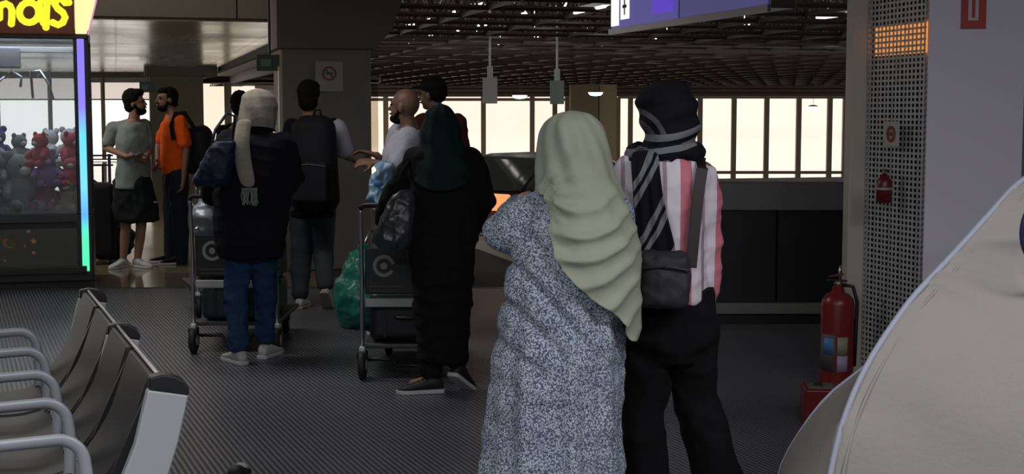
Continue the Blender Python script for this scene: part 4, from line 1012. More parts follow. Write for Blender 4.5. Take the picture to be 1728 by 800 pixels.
MB().box(p.P(508, 235, -.13), (.17, .16, .26)).build('dark_shoulder_panel', m_jet, p.t, bevel=.06)
# --- person hidden beyond the cream headscarf
p = Person(12.7, 408, 'dark-haired person mostly hidden beyond the cream headscarf', f=R(10), skin=m_skin)
p.joints(head=(405, 178), neck=(406, 206), shl=(378, 222), shr=(435, 222), ell=(370, 268), elr=(444, 268), wrl=(375, 300, .25), wrr=(440, 300, .25), hipl=(394, 330), hipr=(424, 330), knl=(394, 400), knr=(424, 400), anl=(394, 468), anr=(424, 468))
toes(p, (0, 1, 0), (0, 1, 0)); p.body(); hair(p.j['head'], p.ax, p.t); p.top(m_jet, sleeve='long'); p.legs(cloth('dark_grey_cloth', (.02, .02, .024))); p.shoes(m_jet)
# --- woman in cream headscarf
p = Person(8.7, 428, 'woman in cream headscarf, black coat and blue jeans pushing the left trolley', f=R(4), skin=m_skin3)
p.joints(head=(435, 189), neck=(433, 222), shl=(384, 243), shr=(478, 243), ell=(362, 300, .12), elr=(492, 300, .12), wrl=(356, 334, .34), wrr=(462, 334, .34), hipl=(408, 385), hipr=(446, 385), knl=(398, 492, .02), knr=(447, 482, .10), anl=(404, 588, 0), anr=(448, 574, .22))
toes(p, (-.25, 1, 0), (0, 1, 0)); p.body(handl=(V((.2, .8, -.2)), V((0, .2, -1)), 1.1), handr=(V((-.2, .8, -.2)), V((0, .2, -1)), 1.1), hs=.86)
co = table_loft(p, [(208, 418, 452, .06, 0), (222, 409, 458, .08, 0), (231, 392, 472, .11, 0), (244, 372, 488, .14, 0), (275, 366, 490, .16, 0), (320, 364, 492, .17, 0), (370, 362, 484, .19, 0), (410, 366, 478, .18, 0), (432, 372, 474, .16, 0)])
for k in 'lr': co.caps(p.j['sh' + k], .078, p.j['el' + k], .075); co.caps(p.j['el' + k], .075, p.j['wr' + k], .055)
remesh(co, 'coat', cloth('black_coat_cloth', (.009, .009, .013)), p.t, .012, 3, .010, .16, seed=4)
p.legs(cloth('blue_denim', (.020, .050, .115), var=.35, vscale=7), r=(.092, .070, .058), name='jeans', to=.96)
p.shoes(m_white_shoe, dl=(-.55, .75, 0), dr=(.25, .9, 0), lace=mat('grey_laces', (.2, .2, .2), .7)); pc = p
zsc = p.P(0, 262).z
mcr = cloth('cream_scarf_cloth', (.33, .30, .25), var=.1)
def f1(x, z, ph): return .004 * sin(z * 32 + x * 40) + .003 * sin(ph * 9 + z * 20)
scarf_shell(p, [(149, 433, 437, .01, .01), (153, 419, 452, .06, .01), (163, 409, 462, .09, .01), (180, 404, 468, .11, .01), (200, 404, 467, .11, 0), (216, 402, 462, .11, 0), (232, 392, 468, .12, 0), (262, 380, 480, .15, 0)], lambda ph: p.P(0, 219 + 6 * sin(ph * 1.0) ).z, 'headscarf', mcr, fold=f1)
tl = MB(); rings = []
for py, a_, b_, dy in ((200, 400, 428, -.13), (216, 397, 424, -.15), (235, 394, 421, -.185), (262, 394, 423, -.195), (290, 399, 428, -.20), (318, 407, 434, -.21)):
    A, B = p.P(a_, py, dy), p.P(b_, py, dy); M_ = (A + B) / 2 + V((0, -.02, 0)); d_ = V((0, .022, 0)); rings.append([A - d_ * .3, A.lerp(M_, .5) - d_ * .6, M_ - d_ * .2, M_.lerp(B, .5) - d_ * .7, B - d_ * .3, B + d_ * .4, M_ + d_, A + d_ * .4])
tl.loft(rings); o = tl.build('scarf_tail', mcr, p.t, True); sb = o.modifiers.new('s', 'SUBSURF'); sb.levels = 2; sb.render_levels = 2
fr = MB(); rs = random.Random(2)
for k in range(22):
    a_ = p.P(408 + k * 1.22, 317, -.215); fr.tube([a_, a_ + V((rs.uniform(-.01, .01), -.005, -.05)), a_ + V((rs.uniform(-.015, .015), -.004, -.09 - rs.uniform(0, .02)))], .0035, 6)
fr.build('scarf_fringe', mat('green_grey_fringe', (.20, .23, .20), .9), p.t)
bgm = cloth('navy_bag_leather', (.012, .018, .040), .45)
hb = thing('handbag', 'navy handbag hanging at the left shoulder of the woman in cream headscarf', 'bag', p.base + p.P(367, 276, -.20))
q = MB(); q.loft([q.ering(V((x_, y_, z_)), V((a_, 0, 0)), V((0, b_, 0)), 24, 3.2) for x_, y_, z_, a_, b_ in ((-.03, 0, -.13, .09, .06), (-.03, 0, -.10, .11, .08), (-.0, 0, 0, .10, .075), (.03, .0, .09, .075, .05), (.05, 0, .13, .06, .03))])
remesh(q, 'bag_body', bgm, hb, .008, 3, .006, .1)
MB().tube([(-.03, -.02, .1), (-.02, .05, .2), (.035, .14, .30), (.07, .2, .28), (.09, .03, .12)], .009).build('bag_strap', bgm, hb, True)
# --- bald man in white T-shirt
p = Person(9.7, 684, 'bald bearded man in white T-shirt facing left behind the woman in black', f=R(70), hf=R(68), tilt=-.1, skin=m_skin2)
p.joints(head=(682, 180), neck=(691, 212), shl=(676, 226, .17), shr=(689, 234, -.16), ell=(655, 285, .2), elr=(671, 286, -.2), wrl=(636, 262, .1), wrr=(638, 275, -.2), hipl=(676, 352, .09), hipr=(686, 352, -.09), knl=(672, 450, .1), knr=(688, 450, -.1), anl=(668, 548, .1), anr=(690, 552, -.1))
toes(p, (-1, .2, 0), (-1, .2, 0)); p.body(handr=(V((-1, 0, .05)), V((0, .5, -.6)), .6), handl=(V((-1, 0, .25)), V((0, -.2, -1)), .5)); face(p.j['head'], p.ax, p.t)
b_ = MB(); q_ = lambda a1, b1, c1: p.j['head'] + p.ax[0] * a1 + p.ax[1] * b1 + p.ax[2] * c1
b_.ell(q_(0, .038, -.088), (.055, .06, .036), p.ax)
for k in (-1, 1): b_.caps(q_(.064 * k, 0, -.02), .012, q_(.045 * k, .04, -.08), .016, 10)
remesh(b_, 'beard', m_hair, p.t, .007, 1)
p.top(cloth('bright_white_tee', (.52, .52, .60)), bulk=1.13, sr=.082, name='t_shirt', belly=.03, z0=0); p.legs(cloth('dark_grey_cloth', (.02, .02, .024))); p.shoes(m_jet)
# light blue bag he holds
lb = W(640, 350, 9.35); t = crumple('shopping_bag', 'light blue and white plastic bag held by the bald man', 'bag', lb, [((0, 0, .08), (.065, .05, .085)), ((.012, 0, .17), (.062, .04, .09)), ((.03, 0, .24), (.04, .03, .06))], mat('pale_blue_plastic', (.24, .40, .58), .35, var=.35, vscale=7), .009, .02, .1)
MB().ell((-.0, -.058, .16), (.028, .012, .022)).build('blue_print', mat('blue_print_mark', (.06, .20, .48), .5), t, True)
# --- man in dark cap beyond
p = Person(10.9, 744, 'person in a dark cap and dark red jacket standing beyond the woman in black', f=R(35), hf=R(62), skin=m_skin2)
p.joints(head=(729, 160), neck=(740, 192), shl=(715, 207), shr=(771, 210), ell=(708, 258), elr=(780, 262), wrl=(705, 300, .2), wrr=(776, 306, .1), hipl=(728, 330), hipr=(758, 330), knl=(728, 415), knr=(758, 415), anl=(728, 502), anr=(758, 502))
toes(p, (-.4, 1, 0), (-.4, 1, 0)); p.body(); face(p.j['head'], p.ax, p.t); hair(p.j['head'], p.ax, p.t, vol=.98, low=-.04)
r_, w_, u_ = p.ax; c_ = p.j['head']; cp = MB(); cp.ell(c_ + u_ * .062 - w_ * .01, (.092, .108, .062), p.ax, 24, 12); cp.ell(c_ + u_ * .058 + w_ * .10, (.07, .075, .010), p.ax, 20, 8); remesh(cp, 'cap', m_jet, p.t, .007, 2)
p.top(cloth('dark_red_jacket', (.075, .018, .012)), bulk=1.08, sleeve='long', sr=.078, name='jacket'); p.legs(cloth('dark_grey_cloth', (.02, .02, .024))); p.shoes(m_jet)
# --- woman in black with trolley
p = Person(7.8, 742, 'woman in black abaya and dark green headscarf pushing the centre trolley', f=R(5), skin=m_skin)
p.joints(head=(744, 218), neck=(745, 254), shl=(704, 272), shr=(795, 276), ell=(672, 325, .08), elr=(812, 335, .04), wrl=(648, 366, .28), wrr=(790, 392, .22), hipl=(725, 430), hipr=(768, 430), knl=(727, 540), knr=(768, 530, .06), anl=(728, 636), anr=(770, 616, .02))
toes(p, (-.8, .5, 0), (.2, 1, 0)); p.body(handl=(V((-.2, .9, -.2)), V((.1, .2, -1)), 1.0), hs=.86)
ab = table_loft(p, [(248, 722, 770, .06, 0), (256, 705, 790, .11, 0), (272, 692, 806, .15, 0), (310, 692, 808, .16, 0), (360, 692, 806, .17, 0), (410, 690, 802, .19, 0), (450, 692, 797, .19, 0), (520, 700, 791, .17, 0), (575, 705, 786, .15, .0), (606, 709, 782, .13, .0)])
for k in 'lr': ab.caps(p.j['sh' + k], .075, p.j['el' + k], .078); ab.caps(p.j['el' + k], .078, p.j['wr' + k], .05)
remesh(ab, 'abaya', cloth('black_abaya_cloth', (.007, .007, .008)), p.t, .012, 3, .012, .17, seed=9)
p.legs(m_jet, r=(.095, .078, .062), to=.94); m_gs = cloth('dark_green_scarf_cloth', (.008, .020, .019))
def f2(x, z, ph): return .006 * sin(z * 42 + x * 26) + .003 * sin(ph * 9)
xl = p.P(700, 0).x
scarf_shell(p, [(175, 742, 747, .01, .01), (179, 730, 759, .06, .01), (190, 718, 768, .10, .01), (208, 712, 774, .12, .01), (228, 709, 778, .12, 0), (244, 706, 784, .13, 0), (262, 700, 792, .15, -.01), (290, 696, 800, .18, -.02), (330, 694, 802, .20, -.02)], lambda ph: p.P(0, 285 - 34 * sin(ph)).z, 'headscarf', m_gs, fold=f2)
msn = mat('black_trainer', (.012, .012, .013), .6)
a_ = p.j['anl']; shoe(p.t, V((a_.x + .06, a_.y, 0)), (-.98, -.2, 0), msn, m_sole, .25, 0., 'shoe', m_jet)
a_ = p.j['anr']; shoe(p.t, V((a_.x - .02, a_.y - .08, 0)), (.5, .9, 0), msn, m_sole, .25, .55, 'shoe', m_jet)
hb = thing('handbag', 'dark grey shiny handbag on the left arm of the woman in black', 'bag', p.base + p.P(672, 365, -.10))
q = MB(); q.loft([q.ering(V((x_, y_, z_)), V((a1, 0, 0)), V((0, b1, 0)), 24, 3.) for x_, y_, z_, a1, b1 in ((-.03, 0, -.17, .08, .06), (-.03, 0, -.13, .105, .08), (-.0, 0, 0, .09, .075), (.03, .0, .10, .065, .05), (.045, 0, .14, .04, .03))])
remesh(q, 'bag_body', mat('dark_shiny_leather', (.035, .038, .044), .3, bump=.4, bscale=14), hb, .008, 3, .006, .1)
MB().tube([(-.02, -.02, .12), (.02, .0, .24), (.075, .06, .33), (.11, .12, .26), (.07, .03, .13)], .008).build('bag_strap', m_jet, hb, True)

# --- woman in striped scarf and shirt
p = Person(5.4, 1130, 'woman in black striped headscarf, pink and white striped shirt, black wide trousers', f=R(4), hf=R(14), skin=m_skin)
p.joints(head=(1122, 200), neck=(1124, 262), shl=(1068, 296), shr=(1184, 294), ell=(1047, 390, .08), elr=(1190, 398, .03), wrl=(1052, 470, .3), wrr=(1188, 498, .05), hipl=(1098, 548), hipr=(1160, 548), knl=(1084, 690), knr=(1172, 670, .05), anl=(1090, 842), anr=(1216, 838, .05))
toes(p, (-.1, 1, 0), (.5, 1, 0)); p.body(handr=(V((-.15, .1, -1)), V((0, 1, 0)), .5), hs=.92)
sh = table_loft(p, [(258, 1102, 1146, .06, 0), (264, 1082, 1166, .09, 0), (276, 1062, 1190, .12, 0), (300, 1052, 1196, .14, 0), (350, 1060, 1190, .15, 0), (420, 1062, 1186, .155, 0), (480, 1060, 1188, .16, 0), (505, 1062, 1186, .16, 0)])
sh.caps(p.j['shl'], .075, p.j['ell'], .078); sh.caps(p.j['ell'], .078, p.j['wrl'], .055)
a, b, c = p.j['shr'], p.j['elr'], p.j['wrr']
sh.caps(a + V((.0, 0, -.02)), .066, b, .056); sh.caps(b, .056, c + V((0, 0, .02)), .047); sh.caps(c + V((0, 0, .02)), .046, c + V((0, 0, -.0)), .042)
remesh(sh, 'shirt', stripe_shirt(), p.t, .009, 3, .008, .15, seed=21)
MB().lathe(c + V((0, 0, -.022)), [(-.028, .042), (0, .046), (.028, .045)]).build('cuff', mat('pink_cuff', (.62, .50, .56), .8), p.t, True)
tr_ = MB(); j = p.j
loft_torso(tr_, p.pel - V((0, 0, .13)), p.pel + V((0, 0, .14)), p.f, [(0, .13, .11), (.35, .185, .14), (1, .165, .13)])
tr_.caps(j['hipl'], .105, j['knl'], .082); tr_.caps(j['knl'], .082, j['anl'] + V((0, 0, .02)), .09); tr_.caps(j['hipr'], .105, j['knr'], .082); tr_.caps(j['knr'], .082, j['anr'] + V((0, 0, .02)), .09)
tr_.ell(j['wrr'] + V((-.02, 0, -.09)), (.055, .06, .10))
remesh(tr_, 'trousers', cloth('black_trouser_cloth', (.008, .008, .009)), p.t, .011, 3, .012, .2, seed=31)
for k, d in (('l', (-.1, 1, 0)), ('r', (.5, 1, 0))): a_ = j['an' + k]; shoe(p.t, V((a_.x, a_.y - .05, 0)), d, msn, m_sole, .25, 0, 'shoe', m_jet)
HB = -(p.P(1135, 234).z * cos(R(12)) - p.P(1135, 234).x * sin(R(12))) + .25 * .46 + 4.6
msc = band_scarf('banded_scarf', (R(-4), R(12), 0), .46, HB, .055, 1., .10, (p.P(1105, 200).x, p.P(1105, 200).z))
def f3(x, z, ph): return .006 * sin(z * 70 - x * 26) + .004 * sin(z * 31 + ph * 3)
scarf_shell(p, [(134, 1121, 1127, .01, .0), (138, 1100, 1150, .06, 0), (150, 1083, 1166, .10, 0), (172, 1075, 1177, .125, 0), (198, 1078, 1179, .13, 0), (222, 1084, 1177, .13, 0), (240, 1086, 1174, .12, 0), (256, 1078, 1172, .115, 0), (275, 1070, 1178, .13, 0)], lambda ph: p.P(0, 262 + 4 * sin(ph)).z, 'headscarf', msc, fold=f3, e=2.05)
wr = MB(); rings = []
for k in range(36):
    t_ = 2 * pi * k / 36; cc = p.P(1122, 258 - 3 * cos(t_) + 2 * sin(2 * t_), 0); wr.v and None
    rings.append(cc + V((.118 * cos(t_), .11 * sin(t_), .008 * sin(3 * t_))))
wr.tube(rings + [rings[0]], .030, 12); remesh(wr, 'scarf_wrap', msc, p.t, .008, 2, .006, .06)
m_tail = band_scarf('banded_scarf_tail', (0, R(62), 0), .12, .02, .16)
tl = MB(); rings = []
for py, a_, b_, dy in ((252, 1064, 1112, -.12), (275, 1064, 1112, -.185), (310, 1067, 1116, -.195), (350, 1069, 1122, -.20), (400, 1072, 1136, -.205), (445, 1076, 1146, -.205)):
    A, B = p.P(a_, py, dy), p.P(b_, py, dy); d_ = V((0, .02, 0)); n_ = 9; top_ = []
    for k in range(n_): q = A.lerp(B, k / (n_ - 1)); top_.append(q - V((0, .012 + .014 * sin(k * 2.1 + py * .01), 0)))
    rings.append(top_ + [A.lerp(B, k / (n_ - 1)) + V((0, .012, 0)) for k in range(n_ - 1, -1, -1)])
tl.loft(rings); o = tl.build('scarf_tail', m_tail, p.t, True); sb = o.modifiers.new('s', 'SUBSURF'); sb.levels = 2; sb.render_levels = 2
fr = MB()
for k in range(26):
    a_ = p.P(1078 + k * 2.6, 444, -.205); fr.tube([a_, a_ + V((rs.uniform(-.008, .008), 0, -.03)), a_ + V((rs.uniform(-.012, .012), 0, -.055))], .003, 6)
fr.build('scarf_fringe', m_jet, p.t)
bgq = thing('crossbody_bag', 'dark grey soft bag hanging low on the back of the striped-shirt woman', 'bag', p.base + p.P(1121, 470, -.235))
hw = (p.P(1165, 470, -.235).x - p.P(1078, 470, -.235).x) / 2
zt_, zb2 = p.P(0, 424, -.235).z - p.P(0, 470, -.235).z, p.P(0, 516, -.235).z - p.P(0, 470, -.235).z
q = MB(); q.loft([q.ering(V((x_ * hw, 0, z_)), V((a1 * hw, 0, 0)), V((0, b1, 0)), 32, 3.4) for x_, z_, a1, b1 in ((0, zb2, .82, .03), (0, zb2 * .85, .95, .055), (0, 0, 1.0, .06), (-.03, zt_ * .7, .95, .05), (-.03, zt_, .88, .02))])
m_bag = mat('charcoal_canvas', (.030, .029, .034), .65, bump=.3, bscale=50, var=.2)
ob = remesh(q, 'bag_body', m_bag, bgq, .008, 3, .007, .12)
MB().tube([(-hw * .9, -.06, zt_ * .45), (0, -.066, zt_ * .5), (hw * .9, -.06, zt_ * .35)], .004, 6).build('zip', m_black, ob)
bp = p.base + p.P(1121, 470, -.235)
def loc(px, py, dy): return p.base + p.P(px, py, dy) - bp
strap(p, [loc(1166, 452, -.19), loc(1171, 400, -.185), loc(1178, 330, -.175), loc(1185, 285, -.15), loc(1182, 268, -.08), loc(1176, 268, .02)], .042, mat('dark_brown_strap', (.040, .028, .026), .6), 'bag_strap', bgq)

# --- woman in printed dress and sage headscarf
p = Person(4.7, 950, 'woman in sage green headscarf and long grey mottled print dress', f=R(12), hf=R(18), skin=m_skin3)
p.joints(head=(966, 254), neck=(966, 312), shl=(918, 345), shr=(1032, 350), ell=(848, 402, .02), elr=(1066, 440, .12), wrl=(866, 392, .17), wrr=(1040, 430, .4), hipl=(925, 560), hipr=(985, 560), knl=(915, 740), knr=(990, 740), anl=(905, 925), anr=(1000, 925))
toes(p, (-.2, 1, 0), (.1, 1, 0)); p.body(handl=(V((.1, .2, 1)), V((.6, .2, 0)), .9), hs=.92, vox=.0065)
dr_ = table_loft(p, [(318, 940, 1000, .07, 0), (328, 915, 1022, .10, 0), (345, 897, 1040, .13, 0), (385, 876, 1054, .15, 0), (430, 862, 1058, .16, 0), (470, 853, 1058, .17, 0), (520, 845, 1056, .18, 0), (590, 834, 1052, .19, 0), (660, 826, 1045, .195, 0), (740, 817, 1043, .20, 0), (820, 808, 1047, .215, 0), (900, 802, 1052, .23, 0), (948, 800, 1055, .235, 0)], n=96)
dr_.caps(p.P(922, 350, 0), .062, p.P(880, 382, .0), .075); dr_.caps(p.P(880, 382, .0), .080, p.P(857, 395, .04), .078); dr_.caps(p.P(857, 393, .04), .076, p.P(868, 368, .16), .062); dr_.caps(p.P(868, 368, .16), .062, p.P(872, 352, .21), .042)
dr_.caps(p.P(1032, 360, 0), .07, p.P(1050, 440, .1), .065)
def dfold(co):
    x, y, z = co[:, 0], co[:, 1], co[:, 2]; ph = np.arctan2(y, x - .0); lowf = np.clip((1.15 - z) / .9, 0, 1)
    a = .012 * lowf * np.sin(ph * 9 + 1.3 * np.sin(z * 3) + .7) + .008 * lowf * np.sin(ph * 17 + 2 * z)
    s = (x * .75 + z); dg_ = np.exp(-((z - .95) / .22) ** 2); a += -.022 * dg_ * np.exp(-2.5 * (1 + np.cos(s * 46 + 2 * np.sin(x * 12))))
    return a
remesh(dr_, 'dress', dress_print(), p.t, .0085, 3, .006, .2, fn=dfold, seed=5)
m_sage = cloth('sage_scarf_cloth', (.355, .385, .29), .85, var=.10, vscale=6)
zsh, zlow = p.P(0, 338).z, p.P(0, 572).z
xc = p.P(955, 0).x; x1_ = p.P(912, 0).x; x2_ = p.P(1078, 0).x; Z = lambda py: p.P(0, py, -.15).z
hem_x = np.array([p.P(a_, 400, -.12).x for a_ in (895, 912, 930, 955, 1000, 1045, 1062, 1080)])
hem_z = np.array([Z(a_) for a_ in (322, 335, 405, 455, 500, 535, 575, 585)])
rows = [(187, 962, 970, .01, .0), (191, 942, 992, .06, 0), (202, 922, 1010, .10, 0), (222, 911, 1022, .125, 0), (250, 907, 1028, .14, 0), (280, 904, 1033, .14, 0), (305, 903, 1041, .145, 0), (325, 903, 1052, .16, 0), (350, 899, 1062, .18, 0), (380, 893, 1072, .20, 0), (420, 880, 1080, .215, 0), (480, 870, 1082, .225, 0), (540, 862, 1080, .225, 0), (590, 856, 1078, .225, 0)]
def bot(ph):
    cxx = (p.P(890, 0).x + p.P(1078, 0).x) / 2; hw_ = (p.P(1078, 0).x - p.P(890, 0).x) / 2
    c_ = cos(ph); x = cxx + hw_ * math.copysign(abs(c_) ** (2 / 2.1), c_)
    zb3 = float(np.interp(x, hem_x, hem_z)); zf = Z(335) - .28 * max(0, c_) ** 2
    s_ = sin(ph); w_ = min(1, max(0, (s_ + .25) / .5)); w_ = w_ * w_ * (3 - 2 * w_); return zb3 * (1 - w_) + zf * w_
xa_, za_ = p.P(905, 0, -.1).x, Z(330); xm_ = p.P(985, 0, -.15).x
def f4(x, z, ph):
    back = max(0, -sin(ph)); o = .004 * sin(ph * 9 + z * 25)
    xx = x - xm_; q = z - 3.2 * xx * xx * (1.0 if xx > 0 else .9) - .22 * xx
    low = 1 / (1 + math.exp(-(Z(345) - z + .35 * abs(xx)) * 34))
    w = q * 2 * pi / .095 + 1.3 * sin(x * 9 + z * 5) + .8 * sin(z * 17); o += back * low * .0125 * (math.exp(1.3 * (sin(w) - 1)) * 2 - .8)
    hi = 1 - low; o += back * hi * (.006 * sin(x * 62 + z * 14) + .004 * sin(x * 35 - z * 20))
    d = math.hypot(x - xa_, z - za_); o += back * .010 * math.exp(-d * d / .012) * sin(math.atan2(z - za_, x - xa_) * 13)
    return o
scarf_shell(p, rows, bot, 'headscarf', m_sage, .005, 160, 150, f4, 2.1)

# ------------------------------------------------------------------ fire extinguisher and its box
g = G(1411, 652)
fe = thing('fire_extinguisher', 'large red fire extinguisher standing on the floor beside the pillar', 'fire extinguisher', (g.x, g.y, 0))
k_ = FPX / g.y; hR = 28 / k_; zt_ = W(0, 492, g.y).z
m_red = mat('extinguisher_red', (.20, .018, .016), .32, var=.1)
MB().lathe((0, 0, 0), [(0.0, hR * .8), (.012, hR * .98), (.03, hR), (zt_ - .07, hR), (zt_ - .04, hR * .93), (zt_ - .015, hR * .7), (zt_, hR * .4), (zt_ + .03, hR * .32)]).build('cylinder', m_red, fe, True)
MB().lathe((0, 0, 0), [(0, hR * 1.03), (.025, hR * 1.03)]).build('base_ring', m_black, fe)
MB().lathe((0, 0, zt_ + .02), [(0, .022), (.03, .024), (.045, .016)]).build('valve', mat('brass_valve', (.32, .22, .12), .35, .8), fe, True)
MB().beam((-.06, 0, zt_ + .065), (.05, 0, zt_ + .06), .02, .012).build('handle', m_black, fe, bevel=.003)
MB().beam((-.05, 0, zt_ + .085), (.03, 0, zt_ + .10), .02, .010).build('lever', m_red, fe, bevel=.003)
MB().tube([(.01, 0, zt_ + .06), (.005, 0, zt_ + .11), (.012, 0, zt_ + .15)], .007).build('safety_pin', m_chrome, fe, True)
MB().tube([(.02, -.01, zt_ + .04), (.08, -.02, zt_ + .03), (.105, -.02, zt_ - .06), (.10, -.02, zt_ - .25), (.095, -.02, .12)], .011).build('hose', m_black, fe, True)
def decal(a0, a1, z0, z1, m, nm, rr=1.006):
    mb = MB(); N_ = 8; r1 = hR * rr; ring = []
    for i in range(N_ + 1):
        t = R(a0 + (a1 - a0) * i / N_); ring.append([V((r_2 * cos(t), r_2 * sin(t), z)) for r_2, z in ((r1, z0), (r1 + .001, z0), (r1 + .001, z1), (r1, z1))])
    mb.loft(ring).build(nm, m, fe, True)
zz_ = lambda py: W(0, py, g.y - hR).z
decal(188, 252, zz_(628), zz_(566), mat('label_dark', (.12, .09, .10), .5), 'label')
decal(205, 245, zz_(600), zz_(572), mat('label_blue', (.07, .20, .42), .5), 'label', 1.016)
decal(258, 296, zz_(600), zz_(570), mat('label_yellow_green', (.28, .30, .20), .5), 'label')
decal(258, 296, zz_(628), zz_(601), mat('label_lilac', (.36, .33, .45), .5), 'label')
g2 = G(1376, 712)
bx = thing('red_box', 'low red box standing in front of the large fire extinguisher', 'box', (g2.x + .0, g2.y, 0), -.1)
wb = 22 / FPX * g2.y; zt2 = W(0, 652, g2.y).z
MB().box2((-wb, -.1, 0), (wb + .06, .12, zt2)).build('box_body', m_red, bx, bevel=.01)
MB().box2((-wb + .02, -.07, zt2), (wb + .02, .07, zt2 + .006)).build('top_plate', mat('box_top_plate', (.20, .16, .14), .4), bx, bevel=.002)
MB().box2((-.01, -.02, zt2 + .004), (.03, .02, zt2 + .016)).build('latch', m_black, bx)

# ------------------------------------------------------------------ tent
tn = thing('tent', 'beige dome tent with a pale blue-white pole sleeve, lower right', 'tent', (2.2, 5.2, 0))
A0 = V((1.0, 4.62, 0)); B0 = V((1.75, 6.15, 0)); D0 = V((3.35, 4.35, 0)); C0 = V((3.8, 5.95, 0)); PK = V((2.15, 5.20, 0)); HP = 1.44; off_ = V((2.2, 5.2, 0))
AS = np.linspace(0, 1, 201); AZ = np.interp(AS, [0, .03, .058, .0845, .131, .185, .243, .316, .475, .668, .85, 1], [0, .22, .385, .51, .635, .74, .827, .925, 1.085, 1.29, 1.41, 1.45])
for _ in range(6): AZ[1:-1] = (AZ[:-2] + AZ[1:-1] * 2 + AZ[2:]) / 4
LZ = np.interp(AS, [0, .03, .07, .1, .15, .3, 1], [.34, .325, .22, .13, .02, -.03, -.03])
for _ in range(4): LZ[1:-1] = (LZ[:-2] + LZ[1:-1] * 2 + LZ[2:]) / 4
def lobe(s): return float(np.interp(s, AS, LZ))
def arc(c0, s, ex=1.0):
    q = c0.lerp(PK, s); z = float(np.interp(s, AS, AZ)); return V((q.x, q.y, z)) - off_
m_tent = cloth('beige_tent_nylon', (.40, .375, .335), .6, var=.05, vscale=3)
NS = 60; NT = 60
def panel(name, c0, c1, outv, bul, wr_seed):
    vs = []; fs = []; rs_ = np.random.RandomState(wr_seed)
    for i in range(NS + 1):
        s = (i / NS) ** 1.3
        for k in range(NT + 1):
            t = k / NT; a_ = arc(c0, s); b_ = arc(c1, s); q = a_.lerp(b_, t); h = 4 * t * (1 - t)
            q = q + outv * (bul(s) * h) - V((0, 0, 1)) * (.05 * h * s)
            ed = math.exp(-t * 5); q = q + outv * (.016 * ed * sin(s * 60 + 3 * sin(s * 14) + t * 26) * (1 - abs(2 * s - 1) ** 6) * (.5 + .5 * sin(s * 19 + 1))) + outv * .006 * sin(t * 14 + s * 26 + 2 * sin(s * 9)) * h
            vs.append(q)
    for i in range(NS):
        for k in range(NT): n_ = NT + 1; fs.append((i * n_ + k, i * n_ + k + 1, (i + 1) * n_ + k + 1, (i + 1) * n_ + k))
    o = MB().add(vs, fs).build(name, m_tent, tn, True); so = o.modifiers.new('s', 'SOLIDIFY'); so.thickness = .003; return o
panel('front_panel', A0, D0, V((-.1, -1, 0)).normalized(), lambda s: -.05 + .22 * s * (1 - s), 1)
panel('side_panel', A0, B0, V((-1, .25, 0)).normalized(), lambda s: lobe(s), 2)
panel('side_panel', D0, C0, V((1, .1, 0)), lambda s: -.05, 3)
panel('back_panel', B0, C0, V((.1, 1, 0)), lambda s: -.05, 4)
m_slv = mat('pale_blue_sleeve', (.46, .49, .58), .5)
for c_ in (A0, B0, C0, D0):
    MB().tube([arc(c_, (i / 40) ** 1.3) for i in range(41)], .011, 10).build('pole_sleeve', m_slv, tn, True)
MB().tube([arc(A0, (i / 40) ** 1.3) + V((.035, -.012, -.022)) for i in range(41)], .006, 8).build('seam_tape', m_tent, tn, True)
sm_ = []
for i in range(16):
    s = (i / NS * 1.0) ** 1.3; t = .42; a_ = arc(A0, s); b_ = arc(B0, s); h = 4 * t * (1 - t); q = a_.lerp(b_, t) + V((-1, .25, 0)).normalized() * ((lobe(s)) * h + .006); sm_.append(q)
MB().tube(sm_, .006, 8).build('seam_tape', m_slv, tn, True)
# blue piped vent in the front panel near the right edge
vc = W(1773, 392, 4.66) - off_; ax_ = V((1, 0, 0)); rg = []
for k in range(41):
    t_ = 2 * pi * k / 40; rg.append(vc + V((.095 * cos(t_), 0, .125 * sin(t_))))
MB().tube(rg, .008, 8).build('window_piping', mat('navy_piping', (.012, .018, .065), .5), tn, True)

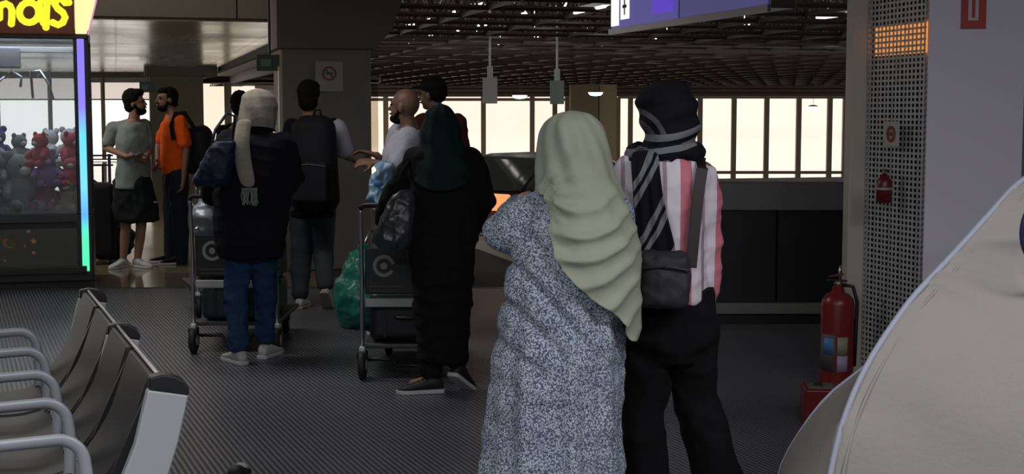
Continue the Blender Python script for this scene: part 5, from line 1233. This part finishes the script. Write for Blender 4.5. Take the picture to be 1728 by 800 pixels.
# ------------------------------------------------------------------ car beyond the kerb
cr = thing('car', 'dark car with a lit orange tail light on the road beyond the kerb', 'car', (.60, 18.6, -.42), R(-38))
def car():
    mb = MB(); prof = [(-2.2, .62, .60, .80), (-2.15, .35, .98, .84), (-1.5, .30, 1.04, .88), (-.9, .28, 1.05, .9), (.6, .28, 1.0, .9), (1.4, .30, .92, .88), (2.0, .34, .82, .82), (2.25, .42, .66, .70)]
    m_ = mat('dark_car_paint', (.035, .036, .034), .25, .3)
    rings = []
    for y, z0, z1, w in prof:
        c = V((0, y, (z0 + z1) / 2)); rings.append(mb.ering(c, V((w, 0, 0)), V((0, 0, (z1 - z0) / 2)), 28, 4.5))
    mb.loft(rings); mb.build('body_shell', m_, cr, True)
    cb = MB(); 
    cb.loft([[V((sx_ * w, y, z)) for sx_, y in ((-1, y0), (1, y0), (1, y1), (-1, y1))] for z, w, y0, y1 in ((.98, .84, -1.75, 1.15), (1.12, .80, -1.55, .85), (1.40, .62, -.95, .20), (1.45, .52, -.75, .05))])
    cb.build('cabin', m_, cr, bevel=.05)
    gl = mat('car_glass', (.05, .06, .05), .06, 0, spec=1.)
    gg = MB(); gg.prism([V((-.70, -1.70, 1.04)), V((.70, -1.70, 1.04)), V((.56, -1.05, 1.37)), V((-.56, -1.05, 1.37))], (0, -.015, .02)); gg.build('rear_window', gl, cr)
    gg = MB(); gg.prism([V((-.70, 1.06, 1.04)), V((.70, 1.06, 1.04)), V((.56, .36, 1.36)), V((-.56, .36, 1.36))], (0, .015, .02)); gg.build('windscreen', gl, cr)
    for s_ in (-1, 1):
        for y0, y1, y2, y3 in ((-1.35, -.35, -.38, -.95), (-.27, .78, .25, -.3)):
            gg = MB(); gg.prism([V((s_ * .835, y0, 1.05)), V((s_ * .835, y1, 1.05)), V((s_ * .655, y2, 1.36)), V((s_ * .655, y3, 1.36))], (s_ * .012, 0, 0)); gg.build('side_window', gl, cr)
        for y in (-1.35, 1.4):
            ax = (V((0, 1, 0)), V((0, 0, 1)), V((1, 0, 0)))
            w_ = MB().lathe((s_ * .80, y, .32), [(-.1, .28), (-.08, .32), (.08, .32), (.1, .28)], 32, ax).build('wheel', mat('tyre', (.012, .012, .012), .6), cr, True)
            MB().lathe((s_ * .80, y, .32), [(-.105, .18), (.105, .18)], 20, ax).build('hubcap', m_chrome, w_)
        MB().box((s_ * .66, -2.12, .93), (.34, .16, .19)).build('tail_light', emat('orange_tail_glow', (1, .36, .13), 1.1), cr, bevel=.03)
        MB().box((s_ * .93, .62, 1.02), (.16, .09, .11)).build('wing_mirror', m_, cr, bevel=.03)
        MB().box((s_ * .58, 2.16, .66), (.3, .1, .12)).build('headlight', m_chrome, cr, bevel=.03)
    MB().box((0, -2.2, .48), (1.5, .14, .22)).build('bumper', m_, cr, bevel=.05); MB().box((0, -2.19, .72), (.46, .02, .11)).build('number_plate', mat('plate_grey', (.35, .35, .35), .5), cr)
car()

# ------------------------------------------------------------------ shoe tip at the bottom edge
g3 = G(406, 806)
t = thing('trainer', 'black trainer with a white toe peeking in at the bottom edge', 'shoe', (g3.x, g3.y, 0))
o = shoe(t, V((0.02, -.24, 0)), (-.05, 1, 0), msn, m_sole, .28, 0., 'upper', m_sole)
MB().ell((-.0, .01, .036), (.034, .04, .026)).build('toe_cap', m_sole, t, True)
